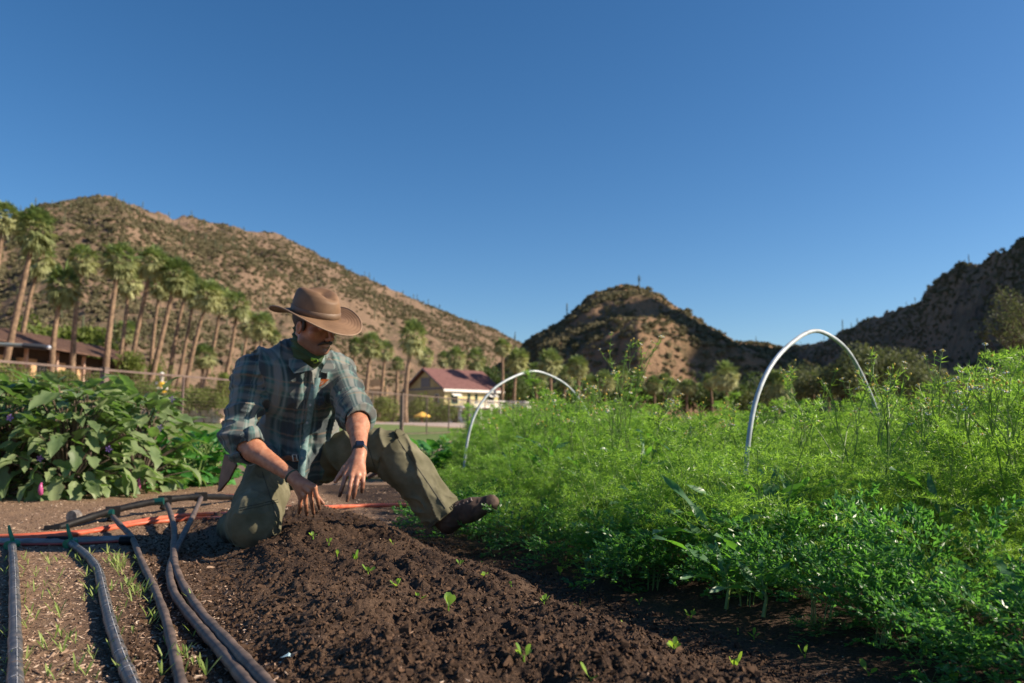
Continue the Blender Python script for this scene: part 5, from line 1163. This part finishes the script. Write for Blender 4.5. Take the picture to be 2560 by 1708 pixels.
for i in (3, 9, 15, 21, 27):
    c = Vector(Vn[i].mean(0))-man.location; mb = MB(); mb.tube([c+Vector((0,-.003,0)), c+Vector((0,-.008,0))], .0055, 10); obj('button', mb.me('button', simple('button', (.35,.36,.33), None, rough=.3)), man)
p, n = onshirt(803, 957, .014); OM = simple('orange_patch', (.75,.16,.03), (.82,.24,.06), 90, .6)
mb = MB(); a, b = Vector((.96,.2,.0))*.019, Vector((.02,.0,.016)); mb.add([p-a-b-n*.003, p+a-b-n*.003, p+a+b-n*.003, p-a+b-n*.003, p-a-b+n*.003, p+a-b+n*.003, p+a+b+n*.003, p-a+b+n*.003], [(4,5,6,7),(0,1,5,4),(1,2,6,5),(2,3,7,6),(3,0,4,7)]); mb.V = [tuple(Vector(v)-man.location) for v in mb.V]
pt = obj('chest_label', mb.me('chest_label', OM), man); mb = MB(); q = p-man.location+n*.0045; mb.add([q-a*.75-b*.5, q-a*.1-b*.5, q-a*.1+b*.5, q-a*.75+b*.5], [(0,1,2,3)]); mb.add([q+a*.2-b*.5, q+a*.8-b*.4, q+a*.3+b*.5], [(0,1,2)]); obj('label_mark', mb.me('label_mark', simple('pale_print', (.75,.55,.42), None)), pt)
# collar: two leaves
def flap(pts, name, mat, th=.003, sub=True):
    V = [Vector(A3(p))-man.location for p in pts]; n = len(V); nn = (V[1]-V[0]).cross(V[2]-V[0]).normalized()*th
    me = mesh_data(name, np.array([tuple(v) for v in V]+[tuple(v+nn) for v in V]), [tuple(range(n))[::-1], tuple(range(n, 2*n))]+[(i, (i+1) % n, n+(i+1) % n, n+i) for i in range(n)]); me.materials.append(mat)
    at = me.attributes.new('cloth', 'FLOAT_VECTOR', 'POINT'); [setattr(at.data[i], 'vector', (V[i % n].x, V[i % n].z, 0)) for i in range(2*n)]; return obj(name, me, man)
flap([P(722,868,3.66), P(757,905,3.53), P(784,925,3.50), P(735,935,3.50), P(722,915,3.54)], 'collar', PLM)
flap([P(802,930,3.51), P(822,893,3.55), P(838,905,3.58), P(838,922,3.55), P(815,933,3.52)], 'collar', PLM)
# --- trousers
tr = Sdf((-1.52, 3.15, -.08), (.05, 4.3, .60), .005)
tr.ell(J['hip']-bU*.02, (.185,.15,.12), BR_, .03)
hemR = lerp(J['kneeR'], J['ankR'], .85); hemL = lerp(J['kneeL'], J['ankL'], .93)
kR = J['kneeR']+np.array([0, 0, .03]); tr.cone(J['hipR'], kR, .115, .104, .04); tr.cone(kR, kR+np.array([.01,.02,-.045]), .104, .088, .03); tr.cone(J['hipR']+np.array([-.03,0,-.02]), kR+np.array([-.05,.05,-.02]), .09, .075, .05); tr.cone(kR+np.array([0,.02,-.04]), hemR, .088, .078, .03)
tr.cone(J['hipL'], lerp(J['hipL'], J['kneeL'], .5), .118, .102, .04); tr.cone(lerp(J['hipL'], J['kneeL'], .5), J['kneeL'], .102, .076, .03)
tr.cone(J['kneeL'], lerp(J['kneeL'], hemL, .5), .076, .080, .02); tr.cone(lerp(J['kneeL'], hemL, .5), hemL, .080, .080, .02)
tr.cone(lerp(J['hipL'], J['kneeL'], .75)-np.array([0,0,.03]), lerp(J['kneeL'], hemL, .35)-np.array([.04,0,.01]), .05, .05, .05)
f1, f2, f3 = folds_dir(J['hipR'], J['kneeR']), folds_dir(J['hipL'], J['kneeL']), folds_dir(J['kneeL'], J['ankL'])
def trf(x, y, z):
    p = np.stack([x, y, z], -1); d1, t1 = dseg(p, J['hipR'], J['kneeR']); d2, t2 = dseg(p, J['hipL'], J['kneeL']); d3, t3 = dseg(p, J['kneeL'], J['ankL']); m_ = np.minimum(np.minimum(d1, d2), d3)
    v = np.where(m_ == d1, ridge(f1(x, y, z, 8, 8, 1.2), 3)*.010 + .007*ridge(vnoise(x*22, y*22, z*14), 3), np.where(m_ == d2, ridge(f2(x, y, z, 12, 8, 4.2), 3.2)*.022 + ridge(vnoise(x*30, y*14, z*30), 3)*.003, ridge(f3(x, y, z, 4, 15, 7.7), 2.4)*.026 + ridge(vnoise(x*16+z*10, y*10, z*16), 3)*.010*(.4+t3) + ridge(vnoise(x*34+z*12, y*16, z*34), 3)*.0025))
    return -v + .009
tr.disp(trf, .03)
dL = unit(J['ankL']-J['kneeL']); x, y, z = tr.ax[0][:, None, None], tr.ax[1][None, :, None], tr.ax[2][None, None, :]
hp = hemL+dL*.035; dcut = ((x-hp[0])*dL[0]+(y-hp[1])*dL[1]+(z-hp[2])*dL[2]); near_ = (x > J['kneeL'][0]); tr.D = np.where(near_, np.maximum(tr.D, dcut), tr.D).astype(np.float32)
tr.cone(hp-dL*.02, hp+dL*.08, .066, .074, .006, 'sub')
def dirt(V): return np.clip(sst(V[:, 2], .10, .02)*sst(V[:, 0], -.85, -1.0)*(.5+1.2*vnoise(V[:, 0]*30, V[:, 1]*30, V[:, 2]*30)+.35), 0, 1)
m, nt, bs, out = newmat('olive_canvas'); pos = N(nt, 'ShaderNodeNewGeometry').outputs['Position']; nz = noise(nt, 9, 6, pos); at = N(nt, 'ShaderNodeAttribute', attribute_name='soil'); n3 = noise(nt, 320, 2, pos)
sx = N(nt, 'ShaderNodeSeparateXYZ'); nt.links.new(pos, sx.inputs[0]); c = ramp(nt, nz.outputs[0], [(.35, (.095,.088,.052)), (.6, (.165,.152,.098)), (.75, (.23,.205,.14))])
nt.links.new(mixc(nt, at.outputs['Fac'], c, (.055,.034,.022)), bs.inputs['Base Color']); bs.inputs['Roughness'].default_value = .88; bs.inputs['Specular IOR Level'].default_value = .2; bump(nt, bs, n3.outputs[0], .3, .0015)
trous = smooth_obj('trousers', tr, m, man, {'soil': dirt})
tb = BVHTree.FromPolygons([v.co + man.location for v in trous.data.vertices], [tuple(p.vertices) for p in trous.data.polygons])
def seam_or_highlight(px):
    q = []
    for i in range(len(px)-1):
        for t in np.linspace(0, 1, 10, endpoint=False):
            o = Vector((0, 0, CAMZ)); h = tb.ray_cast(o, (P(px[i][0]+(px[i+1][0]-px[i][0])*t, px[i][1]+(px[i+1][1]-px[i][1])*t, 3)-o).normalized())
            if h[0] is not None: q.append(h[0]+h[1]*.0005-man.location)
    if len(q) > 3: mb = MB(); mb.tube(q, .0018, 5, False); obj('seam_or_highlight', mb.me('seam_or_highlight', simple('seam_thread', (.05,.045,.028), None)), man)
seam_or_highlight([(985,1085),(1030,1150),(1075,1215),(1118,1278)]); seam_or_highlight([(600,1270),(640,1262),(700,1248)]); seam_or_highlight([(600,1276),(640,1268),(702,1254)]); seam_or_highlight([(655,1180),(672,1230),(690,1290),(696,1330)]); seam_or_highlight([(905,1085),(925,1130),(940,1180)])
# hem stitching
STI = simple('dark_stitch', (.05,.045,.03), None)
e1 = unit(np.cross(dL, [0, 1, 0])); e2 = np.cross(dL, e1); mb = MB()
for t in np.linspace(0, 2*np.pi, 44, endpoint=False):
    q = hp-dL*.012+(e1*np.cos(t)+e2*np.sin(t))*.0875; mb.box(Vector(q)-man.location, (.004,.004,.016), M=Vector(dL).to_track_quat('Z', 'Y').to_matrix())
tag(obj('hem_stitches', mb.me('hem_stitches', STI), man), kind='stuff')
# --- boots
BO = simple('worn_leather', (.035,.022,.017), (.095,.058,.042), 22, .85, .8, .005); SOL = simple('boot_sole', (.03,.018,.014), (.075,.04,.03), 25, .8, .5, .003); LAC = simple('boot_lace', (.22,.16,.14), (.35,.27,.24), 80, .8)
def boot(ank, heel, toe, name):
    b = Sdf(np.minimum(np.minimum(ank, heel), toe)-.12, np.maximum(np.maximum(ank, heel), toe)+.12, .0042)
    ax = unit(toe-heel); upb = unit((ank-heel)-ax*((ank-heel)@ax)); 
    b.cone(ank+upb*.05, ank, .056, .055, .02); b.cone(ank, heel+upb*.045, .053, .046, .03); b.cone(heel+upb*.042, lerp(heel, toe, .55)+upb*.040, .044, .046, .03); b.cone(lerp(heel, toe, .55)+upb*.040, toe+upb*.026-ax*.012, .046, .039, .03)
    b.cone(ank+ax*.03, lerp(heel, toe, .6)+upb*.055, .042, .030, .03)
    b.disp(lambda x, y, z: -.004*ridge(vnoise(x*30, y*30, z*30), 2)+.003, .02); o = smooth_obj(name, b, BO, man)
    s_ = Sdf(np.minimum(heel, toe)-.1, np.maximum(heel, toe)+.1, .0042); s_.cone(heel+upb*.0, lerp(heel, toe, .35), .046, .037, .01); s_.cone(lerp(heel, toe, .35), lerp(heel, toe, .8), .037, .050, .02); s_.cone(lerp(heel, toe, .8), toe-ax*.050, .050, .036, .02)
    s_.cut(heel+upb*.016, upb); s_.cut(heel-upb*.014, -upb); so_ = smooth_obj('sole', s_, SOL, o); so_.location = (0,0,0); so_.data.update()
    return o, ax, upb
def fix_child(o): pass
o, ax, upb = boot(J['ankL'], J['heelL'], J['toeL'], 'boot')
sd_ = unit(np.cross(ax, upb)); mb = MB()
for k in range(6):
    c = lerp(J['ankL']+ax*.055+upb*.02, lerp(J['heelL'], J['toeL'], .66)+upb*.082, k/5); 
    mb.tube([Vector(c-sd_*.03)-man.location, Vector(c+upb*.008)-man.location, Vector(c+sd_*.03+ax*.008)-man.location], .0035, 6)
obj('lace', mb.me('lace', LAC), o)
boot(J['ankR'], J['ankR']+np.array([-.03,.10,-.01]), J['toeR']+np.array([0,.1,-.03]), 'boot')
# --- neck gaiter
ga = Sdf(J['neck']-.2, J['neck']+.2, .004); n0 = J['neck']-bU*.015; n1 = hd(0,-.02,-.085)
ga.cone(n0, n1, .082, .072, .02); ga.cone(n0+bF*.02, hd(0,.03,-.115), .07, .045, .03); ga.cone(hd(-.0,-.06,-.03), n0-bF*.02, .05, .06, .03)
ga.disp(lambda x, y, z: -.010*ridge(vnoise(x*8, y*8, z*34+x*14), 2.4)+.006, .02)
ga.ell(hd(0,.05,-.045), (.058,.075,.07), HR, .006, 'sub')
smooth_obj('neck_gaiter', ga, simple('green_gaiter', (.018,.04,.016), (.038,.075,.022), 8, .8, .3, .003), man)
gl = Sdf(HO-.22, HO+.1, .004); gl.ell(hd(.012,.042,-.132), (.030,.024,.016), HR, .01); gl.disp(lambda x, y, z: -.008*ridge(vnoise(x*40, y*40, z*40), 2)+.003, .02)
smooth_obj('gaiter_fold', gl, simple('lime_gaiter', (.22,.42,.03), (.35,.55,.06), 30, .7), man)
# --- hair, moustache, brows
HAIR = simple('dark_hair', (.018,.011,.008), (.05,.03,.02), 200, .6, .5, .003)
hr = Sdf(HO-.16, HO+.16, .0036)
hr.ell(hd(0,-.022,.035), (.083,.098,.088), HR, .0); hr.ell(hd(0,.075,-.02), (.12,.085,.16), HR, .0, 'sub'); hr.ell(hd(.08,.0,-.012), (.02,.024,.03), HR, 0, 'sub'); hr.ell(hd(-.08,.0,-.012), (.02,.024,.03), HR, 0, 'sub')
for sg in (-1, 1): hr.ell(hd(sg*.073,.017,.006), (.008,.010,.026), HR, .004)
hr.cut(hd(0,-.03,-.055), -HR[:, 2]); smooth_obj('hair', hr, HAIR, man)
mo = Sdf(HO-.16, HO+.16, .0026)
for sg in (-1, 1): mo.cone(hd(0,.0975,-.047), hd(sg*.020,.091,-.050), .0075, .0065, .004); mo.cone(hd(sg*.020,.091,-.050), hd(sg*.034,.077,-.062), .0065, .0035, .004)
mo.disp(lambda x, y, z: .0015*vnoise(x*300, y*300, z*120), .01); smooth_obj('moustache', mo, HAIR, man)
for sg in (-1, 1):
    eb = Sdf(HO-.16, HO+.16, .0026); eb.cone(hd(sg*.014,.103,.030), hd(sg*.043,.086,.033), .0042, .003, .002); smooth_obj('eyebrow', eb, HAIR, man)
    ey_ = MB(); c = Vector(hd(sg*.030,.0895,.009))-man.location; mb = MB(); mb.tube([c, c+Vector(HR[:, 1])*.0022], .0048, 12); obj('iris', mb.me('iris', simple('dark_iris', (.02,.012,.008), None, rough=.1)), man)
# --- hat
HT = simple('waxed_hat_cloth', (.125,.07,.038), (.21,.122,.068), 9, .62, .25, .003, spec=.35); HB = simple('hat_band', (.14,.085,.05), (.19,.12,.075), 20, .6)
def hp_(x, y, z): return Vector(hd(x, y-.008, z+.050))-man.location
nth = 64; V = []; F = []; prof = [(.0,1.0),(.02,.995),(.045,.975),(.07,.93),(.09,.87),(.105,.78),(.113,.66),(.115,.5),(.112,.3),(.110,.12),(.109,0.0)]
for (z_, q) in prof:
    z_ = z_*.95
    for k in range(nth):
        t = 2*math.pi*k/nth; cx, cy = math.cos(t), math.sin(t); a, b = .094*q, .112*q; zz = z_
        if z_ > .04:                                        # pinched teardrop crown
            front = max(0, cy); zz = z_*(1+.10*(-cy)*0) + .004*(-cy)
            if q < .8: zz -= .026*math.exp(-(cx*q/.42)**2)*(1 - .3*max(0, -cy))
            a *= 1-.20*front**2*min(1, (z_-.04)/.06)
        V.append(hp_(a*cx, b*cy, zz))
for i in range(len(prof)-1):
    for k in range(nth): k2 = (k+1) % nth; F.append((i*nth+k, i*nth+k2, (i+1)*nth+k2, (i+1)*nth+k))
hat = obj('hat', mesh_data('hat', np.array([tuple(v) for v in V]), F, True, [HT]), man)
V = []; F = []; nr = 22
for side in (0, 1):
    for i in range(nr+1):
        s_ = i/nr; 
        for k in range(nth):
            t = 2*math.pi*k/nth; cx, cy = math.cos(t), math.sin(t)
            a = .094+.083*s_; b = .112+(.090+.020*max(0, cy))*s_; curl = .026*(abs(cx)**2.4)*s_**1.7; droop = -.034*s_**1.4*max(0, cy)**1.5 - .040*s_**1.5*max(0, -cy)**2
            zz = curl+droop + (.0012*math.sin(s_*nr*math.pi*.66) if s_ > .3 else 0) - .0035*side
            V.append(hp_(a*cx, b*cy, zz))
o0 = (nr+1)*nth
for i in range(nr):
    for k in range(nth):
        k2 = (k+1) % nth; F.append((i*nth+k, (i+1)*nth+k, (i+1)*nth+k2, i*nth+k2)); F.append((o0+i*nth+k, o0+i*nth+k2, o0+(i+1)*nth+k2, o0+(i+1)*nth+k))
for k in range(nth): k2 = (k+1) % nth; F.append((nr*nth+k, o0+nr*nth+k, o0+nr*nth+k2, nr*nth+k2))
obj('brim', mesh_data('brim', np.array([tuple(v) for v in V]), F, True, [HT]), hat)
V = []; F = []
for (z_, q) in ((.002,1.012),(.004,1.03),(.024,1.015),(.026,.99)):
    for k in range(nth): t = 2*math.pi*k/nth; V.append(hp_(.094*q*math.cos(t), .112*q*math.sin(t), z_))
for i in range(3):
    for k in range(nth): k2 = (k+1) % nth; F.append((i*nth+k, i*nth+k2, (i+1)*nth+k2, (i+1)*nth+k))
obj('hat_band', mesh_data('hat_band', np.array([tuple(v) for v in V]), F, True, [HB]), hat)
mb = MB(); ed = [hp_(.177*math.cos(t), (.202+.020*max(0, math.sin(t)))*math.sin(t), .026*abs(math.cos(t))**2.4-.034*max(0, math.sin(t))**1.5-.040*max(0, -math.sin(t))**2-.0015) for t in np.linspace(0, 2*math.pi, 65)]
mb.tube(ed, .0032, 8, False); obj('brim_edge', mb.me('brim_edge', simple('hat_edge', (.24,.15,.095), (.30,.20,.13), 20, .6), True), hat)
for sx_ in (-.045, -.052): mb = MB(); c = hp_(.056, sx_+.06 if sx_ < -.05 else -.02, .100); mb.tube([c, c+Vector(HR[:, 2])*.004], .0045, 10); obj('eyelet', mb.me('eyelet', simple('brass_eyelet', (.04,.035,.03), None, rough=.4, metal=.5)), hat)
# --- watch, bracelet, pouch, belt
wd = unit(J['elL']-J['wrL']); wc = J['wrL']+wd*.012; e1 = unit(np.cross(wd, [0, 0, 1])); e2 = np.cross(wd, e1)
mb = MB(); ring = [Vector(wc+(e1*np.cos(t)+e2*np.sin(t))*.0315)-man.location for t in np.linspace(0, 2*np.pi, 33)]
WB = simple('dark_watch_strap', (.03,.03,.03), (.06,.058,.052), 60, .6)
V = []; F = []
for t in np.linspace(0, 2*np.pi, 33)[:-1]:
    rr = e1*np.cos(t)+e2*np.sin(t)
    for a_, r2 in ((-.011, .0285), (-.010, .0325), (.010, .0325), (.011, .0285)): V.append(tuple(wc+rr*r2+wd*a_-np.array(man.location)))
for i in range(32):
    for k in range(3): a = i*4+k; b = ((i+1) % 32)*4+k; F.append((a, a+1, b+1, b))
wa = obj('watch', mesh_data('watch', np.array(V), F, True, [WB]), man)
out_ = unit(np.array([.25,-1,.35]) - wd*(np.array([.25,-1,.35])@wd)); wq = Matrix((Vector(np.cross(wd, out_)), Vector(wd), Vector(out_))).transposed()
c = Vector(wc+out_*.034)-man.location; mb = MB(); mb.box(c, (.036,.040,.010), M=wq); o_ = mb.me('watch_case', simple('black_case', (.012,.012,.014), None, rough=.25)); wo = obj('watch_case', o_, wa)
wo.modifiers.new('bevel', 'BEVEL').width = .004; mb = MB(); mb.box(c+Vector(out_)*.0058, (.028,.032,.001), M=wq); obj('watch_screen', mb.me('watch_screen', simple('dark_screen', (.01,.015,.03), None, rough=.05)), wa)
bd_ = unit(J['elR']-J['wrR']); bc = J['wrR']+bd_*.006; bt = unit(bd_+np.array([.0,.0,.25])); e1 = unit(np.cross(bt, [0, 0, 1])); e2 = np.cross(bt, e1)
mb = MB(); mb.tube([Vector(bc+(e1*np.cos(t)+e2*np.sin(t))*.031)-man.location for t in np.linspace(0, 2*np.pi, 33)], .0042, 6, False); obj('bracelet', mb.me('bracelet', simple('green_cord', (.03,.055,.04), (.09,.12,.08), 300, .8), True), man)
LE = simple('brown_leather_pouch', (.16,.075,.04), (.26,.13,.07), 12, .6, .3, .003)
def slab(pts, th, name, mat):
    V = [A3(p)-np.array(man.location) for p in pts]; n = len(V); V2 = [v+np.array([0, th, 0]) for v in V]; me = mesh_data(name, np.array(V+V2), [tuple(range(n)), tuple(range(2*n-1, n-1, -1))]+[(i, n+i, n+(i+1) % n, (i+1) % n) for i in range(n)]); me.materials.append(mat); o = obj(name, me, man); b = o.modifiers.new('bevel', 'BEVEL'); b.width = .006; b.segments = 2; return o
slab([P(560,1135,3.85), P(582,1140,3.8), P(590,1165,3.78), P(572,1200,3.8), P(550,1228,3.84), P(542,1232,3.85), P(549,1190,3.86)], .03, 'pouch', LE)
slab([P(700,1143,3.63), P(720,1138,3.60), P(742,1146,3.585), P(747,1156,3.585), P(722,1152,3.595), P(702,1152,3.62)], .015, 'belt', LE)
mb = MB(); c = P(737,1144,3.57)-man.location; mb.tube([c+Vector((-.012,0,.012)), c+Vector((.006,0,.012)), c+Vector((.012,0,-.014)), c+Vector((-.006,0,-.016)), c+Vector((-.012,0,.012))], .003, 6, False); obj('belt_buckle', mb.me('belt_buckle', simple('buckle', (.4,.37,.32), None, rough=.3, metal=.8)), man)

# ------------------------------------------------------------------ far worker in yellow
c = P(402, 1005, 50); c.z = tz(c.x, 50); wk = empty('person', c, 'distant worker in a yellow vest and white hat beyond the fence', 'person')
top_ = P(402, 932, 50).z - c.z; s_ = top_/1.78
w = Sdf((-.5,-.4,-.05), (.5,.4,1.9), .018)
for sg in (-1, 1): w.cone((sg*.09,0,.9),(sg*.11,0,.08),.085,.05,.03); w.cone((sg*.19,0,1.38),(sg*.24,-.05,1.12),.05,.04,.03); w.cone((sg*.24,-.05,1.12),(-.18+sg*.05,-.28,1.16),.04,.03,.02)
w.ell((0,0,1.15),(.17,.11,.32),None,.05); w.ell((0,0,1.62),(.08,.095,.12),None,.02); w.cone((0,0,1.4),(0,0,1.55),.055,.05,.02)
V, F = w.mesh(); bo = obj('body', mesh_data('body', V*s_, F, True, [simple('worker_shirt_skin', (.55,.50,.45), (.62,.58,.52), 3, .8)]), wk)
w = Sdf((-.4,-.4,-.05), (.4,.4,1.1), .018); [w.cone((sg*.09,0,.92),(sg*.11,0,.10),.095,.065,.03) for sg in (-1, 1)]; V, F = w.mesh(); obj('trousers', mesh_data('trousers', V*s_, F, True, [simple('dark_denim', (.03,.035,.05), None)]), wk)
w = Sdf((-.4,-.4,.8), (.4,.4,1.5), .018); w.ell((0,0,1.15),(.20,.14,.30),None,.05); V, F = w.mesh(); obj('vest', mesh_data('vest', V*s_, F, True, [simple('yellow_vest', (.80,.45,.02), None, rough=.6)]), wk)
w = Sdf((-.4,-.4,1.5), (.4,.4,1.95), .014); w.ell((0,0,1.70),(.10,.11,.10),None,.02); w.ell((0,0,1.68),(.21,.22,.018),None,.02); V, F = w.mesh(); obj('hat', mesh_data('hat', V*s_, F, True, [simple('white_hat', (.78,.76,.72), None)]), wk)
